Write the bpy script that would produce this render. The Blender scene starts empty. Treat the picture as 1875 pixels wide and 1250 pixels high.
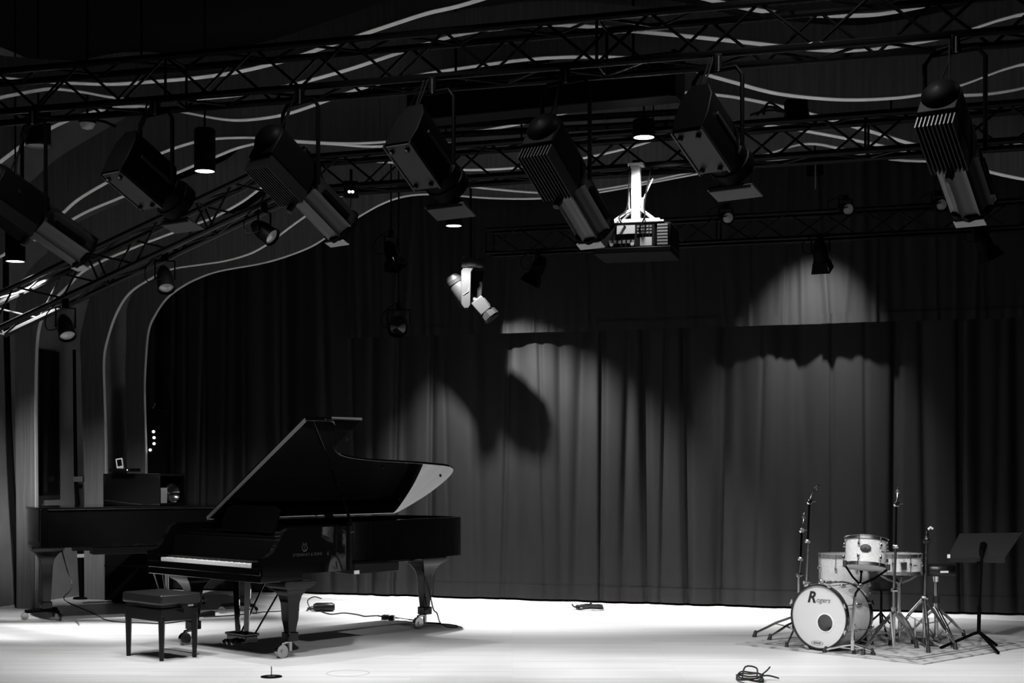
import bpy, bmesh, math, random
from mathutils import Matrix, Vector
random.seed(7)
R = math.radians
scene = bpy.context.scene
COL = scene.collection

# ------------------------------------------------------------------ camera
F, CX, HY, CH = 2604.0, 937.5, 850.0, 1.5       # focal length in pixels, image centre, horizon row, eye height
cam_d = bpy.data.cameras.new('camera'); cam_d.sensor_width = 36.0; cam_d.lens = 50.0
cam_d.shift_y = (HY - 625.0) / 1875.0
cam_d.clip_end = 100
cam = bpy.data.objects.new('camera', cam_d); COL.objects.link(cam)
cam.location = (0, 0, CH); cam.rotation_euler = (R(90), 0, 0)
scene.camera = cam

# ------------------------------------------------------------------ world, exposure
w = bpy.data.worlds.new('dark_hall'); scene.world = w; w.use_nodes = True
w.node_tree.nodes['Background'].inputs[0].default_value = (0, 0, 0, 1)
w.node_tree.nodes['Background'].inputs[1].default_value = 0.0
scene.view_settings.view_transform = 'Standard'
scene.view_settings.look = 'None'
scene.view_settings.exposure = 0.0
scene.view_settings.gamma = 1.0
scene.view_settings.use_curve_mapping = False

# power of the lamps (watts); the lamps themselves stand in their fixtures below
PW = dict(down=175, valance=1250, back=1500, truss=255, fill=245, side=980)

# ------------------------------------------------------------------ placing helpers
def P(px, py, d):
    return Vector(((px - CX) * d / F, d, CH + (HY - py) * d / F))
def G(px, py):
    d = CH * F / (py - HY)
    return Vector(((px - CX) * d / F, d, 0.0))
def curtain_y(X):                                 # the line the stage curtain hangs on
    return 16.4 - 0.326 * (X + 2.0)

# ------------------------------------------------------------------ materials
def mat(name, col=0.5, rough=0.5, metal=0.0, ior=1.5, emit=None, coat=0.0, spec=0.5):
    m = bpy.data.materials.new(name); m.use_nodes = True
    b = m.node_tree.nodes['Principled BSDF']
    b.inputs['Base Color'].default_value = (col, col, col, 1)
    b.inputs['Roughness'].default_value = rough
    b.inputs['Metallic'].default_value = metal
    b.inputs['IOR'].default_value = ior
    b.inputs['Specular IOR Level'].default_value = spec
    b.inputs['Coat Weight'].default_value = coat
    if emit is not None:
        b.inputs['Emission Color'].default_value = (1, 1, 1, 1)
        b.inputs['Emission Strength'].default_value = emit
    return m
def noise_col(m, lo, hi, scale=(1, 1, 1), nscale=8.0, detail=4.0, bump=0.0, coord='Object', p0=0.3, p1=0.7):
    nt = m.node_tree; N = nt.nodes; L = nt.links
    b = N['Principled BSDF']
    tc = N.new('ShaderNodeTexCoord'); mp = N.new('ShaderNodeMapping'); no = N.new('ShaderNodeTexNoise'); cr = N.new('ShaderNodeValToRGB')
    mp.inputs['Scale'].default_value = scale
    no.inputs['Scale'].default_value = nscale; no.inputs['Detail'].default_value = detail
    cr.color_ramp.elements[0].position = p0; cr.color_ramp.elements[1].position = p1
    cr.color_ramp.elements[0].color = (lo, lo, lo, 1); cr.color_ramp.elements[1].color = (hi, hi, hi, 1)
    L.new(tc.outputs[coord], mp.inputs['Vector']); L.new(mp.outputs['Vector'], no.inputs['Vector'])
    L.new(no.outputs['Fac'], cr.inputs['Fac']); L.new(cr.outputs['Color'], b.inputs['Base Color'])
    if bump:
        bp = N.new('ShaderNodeBump'); bp.inputs['Strength'].default_value = bump; bp.inputs['Distance'].default_value = 0.01
        L.new(no.outputs['Fac'], bp.inputs['Height']); L.new(bp.outputs['Normal'], b.inputs['Normal'])
    return m

M = {}
M['floor'] = mat('pale_floorboards', 0.62, 0.42, spec=0.35)
def floor_nodes(m):
    nt = m.node_tree; N = nt.nodes; L = nt.links; b = N['Principled BSDF']
    tc = N.new('ShaderNodeTexCoord')
    mp = N.new('ShaderNodeMapping'); mp.inputs['Scale'].default_value = (0.35, 9.0, 1)
    no = N.new('ShaderNodeTexNoise'); no.inputs['Scale'].default_value = 2.2; no.inputs['Detail'].default_value = 6
    br = N.new('ShaderNodeTexBrick'); br.inputs['Scale'].default_value = 1.0
    br.inputs['Brick Width'].default_value = 1.9; br.inputs['Row Height'].default_value = 0.09; br.inputs['Mortar Size'].default_value = 0.0012
    br.inputs['Color1'].default_value = (.60, .60, .60, 1); br.inputs['Color2'].default_value = (.67, .67, .67, 1); br.inputs['Mortar'].default_value = (.48, .48, .48, 1)
    br.offset = 0.37
    cr = N.new('ShaderNodeValToRGB'); cr.color_ramp.elements[0].position = .3; cr.color_ramp.elements[1].position = .7
    cr.color_ramp.elements[0].color = (.86, .86, .86, 1); cr.color_ramp.elements[1].color = (1, 1, 1, 1)
    mx = N.new('ShaderNodeMixRGB'); mx.blend_type = 'MULTIPLY'; mx.inputs['Fac'].default_value = 1
    L.new(tc.outputs['Object'], mp.inputs['Vector']); L.new(mp.outputs['Vector'], no.inputs['Vector']); L.new(no.outputs['Fac'], cr.inputs['Fac'])
    L.new(tc.outputs['Object'], br.inputs['Vector'])
    L.new(br.outputs['Color'], mx.inputs['Color1']); L.new(cr.outputs['Color'], mx.inputs['Color2']); L.new(mx.outputs['Color'], b.inputs['Base Color'])
floor_nodes(M['floor'])
M['lacquer'] = mat('black_piano_lacquer', 0.003, 0.03, ior=1.6)
M['leglac'] = mat('black_leg_lacquer', 0.003, 0.12, ior=1.45, spec=.28)
M['satin'] = mat('black_satin', 0.006, 0.35, spec=0.25)
M['black'] = mat('black_paint', 0.0022, 0.5, spec=0.03)
M['matte'] = mat('matte_black', 0.004, 0.9, spec=0.1)
M['leather'] = mat('black_leather', 0.012, 0.32)
M['velvet'] = noise_col(mat('dark_velvet', 0.03, 0.52, spec=0.22), 0.0120, 0.0140, (3, 3, 0.6), 5.0)
vb = M['velvet'].node_tree.nodes['Principled BSDF']; vb.inputs['Sheen Weight'].default_value = .05; vb.inputs['Sheen Roughness'].default_value = .2
M['wood'] = noise_col(mat('veneer', 0.2, 0.55, spec=0.15), 0.11, 0.16, (14, 14, 0.5), 3.0)
M['edge'] = mat('pale_plywood_edge', 0.66, 0.6)
M['wall'] = noise_col(mat('grey_wall', 0.2, 0.8, spec=0.1), 0.15, 0.20, (1, 1, 1), 3.0)
M['chrome'] = mat('chrome', 0.66, 0.17, metal=1.0)
M['hoop_chrome'] = mat('hoop_chrome', 0.85, 0.24, metal=1.0)
M['steel'] = mat('brushed_steel', 0.5, 0.3, metal=1.0)
M['brass'] = mat('polished_caster', 0.32, 0.18, metal=1.0)
M['white'] = mat('white_paint', 0.8, 0.4)
M['ivory'] = mat('ivory_keys', 0.85, 0.25)
M['head'] = mat('white_drum_head', 0.78, 0.45)
def translucent(m, fac, col):
    nt = m.node_tree; N = nt.nodes; b = N['Principled BSDF']; out = N['Material Output']
    tr = N.new('ShaderNodeBsdfTranslucent'); tr.inputs['Color'].default_value = (col, col, col, 1); mx = N.new('ShaderNodeMixShader'); mx.inputs[0].default_value = fac
    nt.links.new(b.outputs[0], mx.inputs[1]); nt.links.new(tr.outputs[0], mx.inputs[2]); nt.links.new(mx.outputs[0], out.inputs['Surface'])
translucent(M['head'], .3, .9)
M['rubber'] = mat('black_rubber', 0.012, 0.7)
M['grey'] = mat('grey_plate', 0.35, 0.5)
M['dgrey'] = mat('dark_grey_plate', 0.08, 0.5)
M['glow'] = mat('lamp_lens_glow', 0.9, 0.4, emit=6.0)
M['led'] = mat('led_glow', 0.9, 0.4, emit=3.0)
M['lens'] = mat('glass_lens', 0.35, 0.12, ior=1.6)
M['ink'] = mat('black_ink', 0.01, 0.5)
M['base_plate'] = mat('fixture_base_plate', 0.035, 0.5, spec=.2)
M['fin'] = mat('dark_fins', 0.008, 0.4, spec=.15)
M['cream'] = mat('grey_plastic', 0.010, 0.45, spec=.15)
M['polewhite'] = mat('projector_pole_white', 0.42, 0.45)
M['plugwhite'] = mat('panel_white', 0.30, 0.45)
M['base2'] = mat('projector_grille_grey', 0.12, 0.45)
M['truss2'] = mat('slanting_truss_black', 0.011, 0.3, spec=0.2)  # slightly lighter black, for the slanting truss alone
M['alu'] = mat('dark_aluminium', 0.06, 0.35, metal=0.8)
M['plate'] = mat('cast_iron_plate', 0.25, 0.4, metal=0.7)
M['trussm'] = mat('black_coated_truss', 0.002, 0.25, spec=0.08)
M['silver'] = mat('silver_truss', 0.55, 0.35)
M['strip'] = mat('pale_floor_grille', 0.93, 0.5)
M['screenm'] = mat('dark_screen', 0.006, 0.1)
M['tape'] = mat('white_tape', 0.8, 0.7)
def sparkle(name, lo, hi):
    m = mat(name, 0.6, 0.3, coat=0.5)
    nt = m.node_tree; N = nt.nodes; L = nt.links; b = N['Principled BSDF']
    tc = N.new('ShaderNodeTexCoord'); vo = N.new('ShaderNodeTexVoronoi'); vo.inputs['Scale'].default_value = 130
    cr = N.new('ShaderNodeValToRGB'); cr.color_ramp.elements[0].color = (hi, hi, hi, 1); cr.color_ramp.elements[1].color = (lo, lo, lo, 1)
    cr.color_ramp.elements[0].position = .1; cr.color_ramp.elements[1].position = .45
    L.new(tc.outputs['Object'], vo.inputs['Vector']); L.new(vo.outputs['Distance'], cr.inputs['Fac']); L.new(cr.outputs['Color'], b.inputs['Base Color'])
    return m
M['sparkle'] = sparkle('white_sparkle_wrap', 0.55, 0.92)
def rug_nodes():
    m = mat('patterned_rug', 0.3, 0.95, spec=0.05)
    nt = m.node_tree; N = nt.nodes; L = nt.links; b = N['Principled BSDF']
    tc = N.new('ShaderNodeTexCoord')
    vo = N.new('ShaderNodeTexVoronoi'); vo.inputs['Scale'].default_value = 9; vo.feature = 'DISTANCE_TO_EDGE'
    no = N.new('ShaderNodeTexNoise'); no.inputs['Scale'].default_value = 14; no.inputs['Detail'].default_value = 5
    wv = N.new('ShaderNodeTexWave'); wv.inputs['Scale'].default_value = 2.2; wv.inputs['Distortion'].default_value = 6; wv.inputs['Detail'].default_value = 3
    a1 = N.new('ShaderNodeMath'); a1.operation = 'MULTIPLY'; a2 = N.new('ShaderNodeMath'); a2.operation = 'ADD'
    cr = N.new('ShaderNodeValToRGB')
    cr.color_ramp.elements[0].position = .42; cr.color_ramp.elements[0].color = (.15, .15, .15, 1)
    cr.color_ramp.elements[1].position = .75; cr.color_ramp.elements[1].color = (.38, .38, .38, 1)
    a1.inputs[1].default_value = 1.0
    for n_ in (vo, no, wv): L.new(tc.outputs['Object'], n_.inputs['Vector'])
    L.new(vo.outputs['Distance'], a1.inputs[0])
    ad = N.new('ShaderNodeMath'); ad.operation = 'MULTIPLY_ADD'; ad.inputs[1].default_value = 0.35
    L.new(wv.outputs['Fac'], ad.inputs[0]); L.new(no.outputs['Fac'], ad.inputs[2])
    L.new(ad.outputs[0], a2.inputs[0]); L.new(a1.outputs[0], a2.inputs[1])
    L.new(a2.outputs[0], cr.inputs['Fac']); L.new(cr.outputs['Color'], b.inputs['Base Color'])
    return m
M['rug'] = rug_nodes()

# ------------------------------------------------------------------ mesh builder
def frame(o, z, xh=(1, 0, 0)):
    z = Vector(z).normalized(); x = Vector(xh); x = (x - z * x.dot(z)).normalized(); y = z.cross(x)
    m = Matrix((x, y, z)).transposed().to_4x4(); m.translation = Vector(o); return m
class MB:
    def __init__(s, m=None):
        s.v = []; s.f = []; s.m = m or Matrix.Identity(4)
    def add(s, vs, fs):
        k = len(s.v)
        s.v += [tuple(s.m @ Vector(v)) for v in vs]
        s.f += [tuple(i + k for i in f) for f in fs]
        return s
    def box(s, c, d, rot=None):
        cx, cy, cz = c; x, y, z = d[0] / 2, d[1] / 2, d[2] / 2
        vs = [Vector((a * x, b * y, e * z)) for a in (-1, 1) for b in (-1, 1) for e in (-1, 1)]
        if rot is not None: vs = [rot @ v for v in vs]
        vs = [v + Vector(c) for v in vs]
        return s.add(vs, [(0, 1, 3, 2), (4, 6, 7, 5), (0, 4, 5, 1), (2, 3, 7, 6), (0, 2, 6, 4), (1, 5, 7, 3)])
    def bbox(s, a, b):
        return s.box([(p + q) / 2 for p, q in zip(a, b)], [abs(q - p) for p, q in zip(a, b)])
    def cyl(s, p0, p1, r0, r1=None, n=12):
        if r1 is None: r1 = r0
        p0, p1 = Vector(p0), Vector(p1); z = (p1 - p0)
        fr = frame(p0, z, (0.3, 1, 0.2) if abs(z.normalized().dot(Vector((1, 0, 0)))) > .7 else (1, 0.1, 0.05)); h = z.length
        vs = []
        for r, zz in ((r0, 0), (r1, h)):
            vs += [fr @ Vector((r * math.cos(2 * math.pi * i / n), r * math.sin(2 * math.pi * i / n), zz)) for i in range(n)]
        fs = [(i, (i + 1) % n, n + (i + 1) % n, n + i) for i in range(n)]
        fs += [tuple(range(n - 1, -1, -1)), tuple(range(n, 2 * n))]
        return s.add(vs, fs)
    def lathe(s, prof, fr=None, n=32, capped=True):
        fr = fr or Matrix.Identity(4); vs = []; fs = []; k = len(prof)
        for r, z in prof:
            vs += [fr @ Vector((r * math.cos(2 * math.pi * i / n), r * math.sin(2 * math.pi * i / n), z)) for i in range(n)]
        for j in range(k - 1):
            fs += [(j * n + i, j * n + (i + 1) % n, (j + 1) * n + (i + 1) % n, (j + 1) * n + i) for i in range(n)]
        if capped:
            fs += [tuple(range(n - 1, -1, -1)), tuple(range((k - 1) * n, k * n))]
        return s.add(vs, fs)
    def ring(s, r0, r1, z0, z1, fr=None, n=40):            # a hoop of rectangular section
        return s.lathe([(r0, z0), (r1, z0), (r1, z1), (r0, z1), (r0, z0)], fr, n, False)
    def tube(s, pts, r, n=6, closed=False):
        pts = [Vector(p) for p in pts]; k = len(pts); vs = []; fs = []
        up = None
        for i, p in enumerate(pts):
            a = pts[(i - 1) % k] if (closed or i > 0) else p
            b = pts[(i + 1) % k] if (closed or i < k - 1) else p
            t = (b - a)
            t = t.normalized() if t.length > 1e-9 else Vector((0, 0, 1))
            if up is None:
                up = Vector((0, 0, 1)) if abs(t.z) < .9 else Vector((1, 0, 0))
            up = (up - t * up.dot(t)).normalized(); sd = t.cross(up)
            rr = r[i] if isinstance(r, (list, tuple)) else r
            vs += [p + (up * math.cos(2 * math.pi * j / n) + sd * math.sin(2 * math.pi * j / n)) * rr for j in range(n)]
        for i in range(k if closed else k - 1):
            q = (i + 1) % k
            fs += [(i * n + j, i * n + (j + 1) % n, q * n + (j + 1) % n, q * n + j) for j in range(n)]
        if not closed: fs += [tuple(range(n - 1, -1, -1)), tuple(range((k - 1) * n, k * n))]
        return s.add(vs, fs)
    def prism(s, poly, z0, z1, fr=None):
        fr = fr or Matrix.Identity(4); n = len(poly)
        vs = [fr @ Vector((x, y, z0)) for x, y in poly] + [fr @ Vector((x, y, z1)) for x, y in poly]
        fs = [tuple(range(n - 1, -1, -1)), tuple(range(n, 2 * n))] + [(i, (i + 1) % n, n + (i + 1) % n, n + i) for i in range(n)]
        return s.add(vs, fs)
    def strip(s, a, b):                                     # a sheet between two polylines
        k = len(a); return s.add(list(a) + list(b), [(i, i + 1, k + i + 1, k + i) for i in range(k - 1)])
    def mesh(s, name, smooth=True, ang=38):
        me = bpy.data.meshes.new(name); me.from_pydata(s.v, [], s.f); me.validate()
        bm = bmesh.new(); bm.from_mesh(me); bmesh.ops.recalc_face_normals(bm, faces=bm.faces); bm.to_mesh(me); bm.free()
        if smooth:
            me.shade_smooth(); me.set_sharp_from_angle(angle=R(ang))
        return me
    def build(s, name, m, parent=None, smooth=True, bevel=0, loc=None):
        me = s.mesh(name, smooth); me.materials.append(M[m] if isinstance(m, str) else m)
        o = bpy.data.objects.new(name, me); COL.objects.link(o)
        if parent is not None: o.parent = parent
        if loc is not None: o.location = loc
        if bevel:
            md = o.modifiers.new('bevel', 'BEVEL'); md.width = bevel; md.segments = 2; md.limit_method = 'ANGLE'; md.angle_limit = R(40)
        return o
def spline(pts, k=6):
    pts = [Vector(p) for p in pts]; out = []
    for i in range(len(pts) - 1):
        p0 = pts[max(i - 1, 0)]; p1 = pts[i]; p2 = pts[i + 1]; p3 = pts[min(i + 2, len(pts) - 1)]
        for j in range(k):
            t = j / k
            out.append(0.5 * ((2 * p1) + (p2 - p0) * t + (2 * p0 - 5 * p1 + 4 * p2 - p3) * t * t + (3 * p1 - p0 - 3 * p2 + p3) * t ** 3))
    out.append(pts[-1]); return out
def thing(name, label, cat, loc=(0, 0, 0), rotz=0, group=None):
    o = bpy.data.objects.new(name, None); COL.objects.link(o); o.empty_display_size = 0.1
    o.location = loc; o.rotation_euler = (0, 0, rotz); tag(o, label, cat, group); return o
def tag(o, label, cat, group=None):
    o['label'] = label; o['category'] = cat
    if group: o['group'] = group
    return o
def struct(o):
    o['kind'] = 'structure'; return o
def lamp(name, loc, target, watts, size, blend=0.5, radius=0.06, parent=None):
    ld = bpy.data.lights.new(name, 'SPOT'); ld.energy = watts; ld.spot_size = R(size); ld.spot_blend = blend; ld.shadow_soft_size = radius
    o = bpy.data.objects.new(name, ld); COL.objects.link(o)
    d = Vector(target) - Vector(loc); q = d.to_track_quat('-Z', 'Y')
    o.rotation_euler = q.to_euler(); o.location = Vector(loc) - (parent.location if parent else Vector())
    if parent: o.parent = parent
    return o
def lettering(name, text, size, fr, m, parent, shear=0.0, depth=0.0006, bold=0.0):
    cu = bpy.data.curves.new(name, 'FONT'); cu.body = text; cu.size = size; cu.shear = shear; cu.extrude = depth; cu.offset = bold
    cu.align_x = 'CENTER'; cu.align_y = 'CENTER'; cu.resolution_u = 3
    t = bpy.data.objects.new(name + '_tmp', cu); COL.objects.link(t)
    bpy.context.view_layer.update()
    me = bpy.data.meshes.new_from_object(t.evaluated_get(bpy.context.evaluated_depsgraph_get()))
    bpy.data.objects.remove(t); me.transform(fr); me.name = name
    me.materials.clear(); me.materials.append(M[m])
    o = bpy.data.objects.new(name, me); COL.objects.link(o); o.parent = parent
    return o

# ================================================================== THE SETTING
struct(MB().bbox((-9, -6, -0.05), (9, 19, 0)).build('floor', 'floor', smooth=False))
struct(MB().bbox((-9, -6, 5.9), (9, 19, 6.0)).build('ceiling', 'matte', smooth=False))
struct(MB().bbox((-9, 18.9, 0), (9, 19, 6)).build('wall_back', 'matte', smooth=False))
struct(MB().bbox((8.9, -6, 0), (9, 19, 6)).build('wall_right', 'matte', smooth=False))
struct(MB().bbox((-9, -6.1, 0), (9, -6, 6)).build('wall_front', 'matte', smooth=False))
# the side wall of the stage behind the wooden ribs
WA, WB = Vector((-5.95, 13.5, 0)), Vector((-4.55, 17.3, 0))
def wall_pt(px, z, off=0.0):
    t = WB - WA; k = (px - CX) / F
    s_ = (k * WA.y - WA.x) / (t.x - k * t.y); p = WA + t * s_
    n = Vector((t.y, -t.x, 0)).normalized(); p = p + n * off; p.z = z; return p
wt = (WB - WA).normalized(); wn = Vector((-wt.y, wt.x, 0))
mb = MB(); a, b = WA, WB
mb.prism([(a.x, a.y), (b.x, b.y), (b.x + wn.x * .1, b.y + wn.y * .1), (a.x + wn.x * .1, a.y + wn.y * .1)], 0, 5.9)
struct(mb.build('wall_left', 'wall', smooth=False))
struct(MB().bbox((-9, 13.4, 0), (-5.9, 13.6, 0.0 + 5.9)).build('wall_side', 'matte', smooth=False))

# pale grille strip let into the floor along the curtain
X0, X1 = -5.0, 8.6
mb = MB()
mb.prism([(X0, curtain_y(X0) - .50), (X1, curtain_y(X1) - .50), (X1, curtain_y(X1) + .10), (X0, curtain_y(X0) + .10)], 0.0005, 0.006)
struct(mb.build('trim_1', 'strip', smooth=False))

# wooden ribs and wave-shaped ceiling baffles: (trim number, depth, board width at start and end, pixel trace of the lower edge)
RIBS = [
    (2, 14.74, .24, .50, [(66, 1116), (66, 1000), (65, 850), (64, 740), (65, 660), (68, 612), (76, 580), (88, 558), (120, 526), (160, 490), (250, 450), (356, 410), (394, 395), (443, 368), (490, 335), (556, 307), (619, 296), (676, 294), (760, 300), (860, 310), (1000, 300), (1150, 270), (1300, 225), (1420, 230), (1600, 262), (1760, 300), (1900, 330)]),
    (3, 15.75, .28, .50, [(194, 1098), (194, 1000), (194, 850), (190, 720), (189, 658), (196, 619), (212, 573), (235, 537), (269, 513), (310, 493), (365, 484), (420, 475), (475, 455), (540, 408), (600, 368), (660, 346), (710, 337), (800, 335), (900, 345), (1000, 352), (1105, 345), (1263, 315), (1400, 282), (1480, 262), (1560, 275), (1660, 293), (1800, 290), (1900, 275)]),
    (4, 16.60, .25, .50, [(267, 1085), (267, 1000), (267, 850), (264, 720), (266, 658), (271, 606), (282, 578), (305, 545), (333, 524), (360, 510), (400, 496), (490, 479), (560, 455), (600, 432), (650, 400), (700, 372), (745, 358), (800, 355), (900, 362), (1000, 362), (1106, 350), (1264, 320), (1380, 300), (1450, 288), (1560, 280), (1665, 289), (1800, 310), (1900, 315)]),
    (5, 13.60, .45, .45, [(-30, 480), (40, 440), (100, 400), (140, 365), (195, 332), (280, 285), (350, 260), (400, 252), (480, 251), (550, 257), (640, 261), (720, 257), (800, 248), (880, 238), (1000, 215), (1120, 180), (1235, 168), (1340, 175), (1440, 195), (1505, 212), (1600, 240), (1700, 268), (1800, 272), (1900, 260)]),
    (6, 12.60, .45, .45, [(-30, 315), (0, 293), (60, 250), (130, 215), (200, 196), (245, 193), (270, 194), (330, 203), (400, 216), (450, 218), (520, 208), (590, 185), (660, 160), (750, 139), (850, 122), (1000, 104), (1150, 104), (1250, 120), (1300, 136), (1350, 150), (1400, 164), (1450, 173), (1530, 180), (1600, 180), (1680, 173), (1760, 155), (1900, 112)]),
    (7, 11.80, .16, .16, [(-30, 182), (0, 176), (70, 163), (100, 161), (150, 167), (200, 176), (265, 182), (370, 178), (480, 165), (617, 131), (728, 95), (835, 62), (930, 48), (1030, 43), (1200, 58), (1340, 72), (1470, 86), (1540, 90), (1600, 88), (1735, 65), (1900, 20)]),
    (8, 11.20, .16, .16, [(-30, 140), (5, 141), (60, 146), (130, 150), (200, 152), (280, 147), (360, 140), (440, 128), (521, 108), (599, 82), (700, 48), (780, 22), (840, 8), (960, -25), (1100, -40), (1250, -15), (1350, 8), (1420, 20), (1500, 25), (1600, 24), (1680, 11), (1760, -8), (1900, -50)]),
    (9, 13.00, .25, .40, [(1560, 150), (1640, 166), (1715, 172), (1790, 172), (1850, 165), (1950, 148)]),
    (10, 13.95, .30, .40, [(60, 440), (118, 408), (160, 385), (225, 358), (330, 312), (395, 285), (440, 268), (500, 258), (600, 262), (680, 267), (760, 262), (860, 262)]),
]
def rib(num, d, w0, w1, trace, t=0.08):
    pts = []
    if trace[-1][0] > 1880: trace = trace + [(2100, trace[-1][1] + 12), (2320, trace[-1][1] - 8)]
    if trace[0][0] < 0: trace = [(-420, trace[0][1] + 30), (-200, trace[0][1] + 25)] + trace
    for q in spline([(x, y, 0) for x, y in trace], 5):
        kx = (q.x - CX) / F; xr = (trace[0][0] - CX) * d / F if trace[0][0] > 0 and trace[0][1] > 1000 else -4.9
        pts.append(P(q.x, q.y, (d + .326 * xr) / (1 + .326 * kx)))
    pts[0].z = max(pts[0].z, 0.0)
    inn, out = [], []
    n = len(pts)
    # board width: narrow on the upright, wide on the ceiling
    for i, p in enumerate(pts):
        a_ = pts[max(i - 1, 0)]; b_ = pts[min(i + 1, n - 1)]; tg = (b_ - a_).normalized()
        hz = math.hypot(tg.x, tg.y); nr = Vector((-tg.z, .326 * tg.z, hz)).normalized()
        up = max(0.0, min(1.0, abs(tg.x)))
        wd = w0 + (w1 - w0) * up
        inn.append(p); out.append(p + nr * wd)
    for i in range(1, n):                                    # keep the outer line from folding back over itself in tight bends
        if (out[i] - out[i - 1]).dot(inn[i] - inn[i - 1]) < 0: out[i] = out[i - 1].copy()
    sh = Vector((0, t, 0))
    mb = MB(); mb.strip(inn, out); mb.strip([p + sh for p in inn], [p + sh for p in out]); mb.strip(out, [p + sh for p in out])
    o = struct(mb.build('trim_%d' % num, 'wood'))
    e = MB(); e.strip([p - Vector((0, .002, 0)) for p in inn], [p + sh for p in inn])
    e.strip([p - Vector((0, .002, 0)) for p in inn], [p - Vector((0, .002, 0)) + (q - p).normalized() * .006 for p, q in zip(inn, out)])
    e.build('board_edge', 'edge', o)
for r_ in RIBS: rib(*r_)

# leaning dark board at the far left of the stage wall
mb = MB(); a_ = [P(x, y, 14.86) for x, y in ((28, 1113), (24, 1000), (16, 880), (10, 760), (6, 600), (4, 400))]; b_ = [P(x, y, 14.86) for x, y in ((37, 1113), (32, 1000), (24, 880), (18, 760), (14, 600), (12, 400))]
for p in (a_[0], b_[0]): p.z = 0
mb.strip(a_, b_); mb.strip([p + Vector((0, .06, 0)) for p in a_], [p + Vector((0, .06, 0)) for p in b_]); mb.strip(a_, [p + Vector((0, .06, 0)) for p in a_]); mb.strip(b_, [p + Vector((0, .06, 0)) for p in b_])
struct(mb.build('trim_11', 'matte'))
# ------------------------------------------------------------------ curtains
def drape(name, label, xa, xb, z0, z1, off, amp, seed, group, m='velvet', cat='curtain', period=.23, hem=None, step=.011):
    rnd = random.Random(11 if amp > .03 else 31)
    nx = int((xb - xa) / step); zs = [z0 + (z1 - z0) * j / 22 for j in range(23)]
    phs = [rnd.uniform(0, 6.28) for _ in range(8)]
    folds = []; x = -5.2
    while x < 9:
        folds.append((x, rnd.uniform(.25, 1.0), rnd.choice((.10, .14, .2, .3, .42)), rnd.uniform(-.14, .14), rnd.uniform(.5, 1.3)))
        x += period * rnd.uniform(.5, 1.5)
    vs = []; fs = []
    base = Vector((0, 0, 0))
    for j, z in enumerate(zs):
        tz = (z - z0) / (z1 - z0)
        for i in range(nx + 1):
            X = xa + (xb - xa) * i / nx
            f = 0.0
            for (fx, a, wd, lean, up) in folds:
                c = fx + lean * tz
                u = (X - c) / (period * wd)
                if abs(u) < 3: f += a * min(1.0, wd / .19) * (1 + (up - 1) * tz) * math.exp(-u * u)
            f += .25 * math.sin(2 * math.pi * X / .83 + phs[0]) + (.12 * math.sin(2 * math.pi * X / .11 + phs[1] + .8 * tz) if amp < .03 else 0)
            y = curtain_y(X) - off + (amp * (f - 1.2) if amp > .03 else -amp * f)
            vs.append((X, y, z))
    for j in range(22):
        for i in range(nx):
            k = j * (nx + 1) + i; fs.append((k, k + 1, k + nx + 2, k + nx + 1))
    t = thing(name, label, cat, (( xa + xb) / 2, curtain_y((xa + xb) / 2) - off, z0), 0, group)
    loc = t.location
    mb = MB(Matrix.Translation(-loc)); mb.add(vs, fs)
    o = mb.build('cloth', m, t); me = o.data
    me.set_sharp_from_angle(angle=R(180))
    sd = o.modifiers.new('thick', 'SOLIDIFY'); sd.thickness = .006; sd.use_rim = False
    if hem:
        row = [Vector(v) for v in vs[:nx + 1]]
        hb = MB(Matrix.Translation(-loc)); hb.strip([p + Vector((0, -.005, 0)) for p in row], [p + Vector((0, -.005, hem)) for p in row])
        h = hb.build('hem', m, t); h.data.set_sharp_from_angle(angle=R(180))
        hs = h.modifiers.new('thick', 'SOLIDIFY'); hs.thickness = .004; hs.use_rim = False
    return t
def cx_at(px):                                               # where the curtain line crosses a pixel column
    k = (px - CX) / F; return k * (16.4 - .652) / (1 + .326 * k)
g = 'panels of the stage curtain'
drape('stage_curtain', 'dark velvet curtain panel at the unlit left, behind the pianos', cx_at(268), cx_at(643), .03, 4.9, 0, .085, 3, g, hem=.16)
drape('stage_curtain', 'dark velvet curtain panel behind the open piano tail, crossed by a curved shadow', cx_at(638), cx_at(1100), .03, 4.9, 0, .085, 11, g, hem=.16)
drape('stage_curtain', 'dark velvet curtain panel in the middle, between piano and drum kit', cx_at(1095), cx_at(1590), .03, 4.9, 0, .085, 5, g, hem=.16)
drape('stage_curtain', 'dark velvet curtain panel behind the drum throne and music stand', cx_at(1585), cx_at(2330), .03, 4.9, 0, .085, 23, g, hem=.16)
gv = 'valance pieces above the stage curtain'
drape('valance', 'dark gathered valance hanging above the curtain between piano and drums', cx_at(640), cx_at(1494), 2.93, 4.95, .24, .027, 31, gv, cat='valance', period=.12, hem=.10, step=.014)
drape('valance', 'dark gathered valance with a bright lit edge above the drum kit', cx_at(1493), cx_at(2330), 2.93, 4.95, .26, .027, 37, gv, cat='valance', period=.12, hem=.10, step=.014)

# black display hung on the side wall
t = thing('wall_display', 'dark framed display panel on the wall between the first two wooden ribs', 'display', wall_pt(86, 1.1))
L0 = t.location
def wallbox(pa, pb, z0, z1, off0, off1):
    mb = MB(Matrix.Translation(-L0)); c = [wall_pt(pa, z0, off0), wall_pt(pb, z0, off0), wall_pt(pb, z0, off1), wall_pt(pa, z0, off1)]
    mb.prism([(p.x, p.y) for p in c], z0, z1); return mb
wallbox(71, 102, 1.16, 2.75, .005, .05).build('frame', 'satin', t, smooth=False)
wallbox(72.5, 100.5, 1.20, 2.71, .051, .056).build('screen', 'screenm', t, smooth=False)
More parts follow.
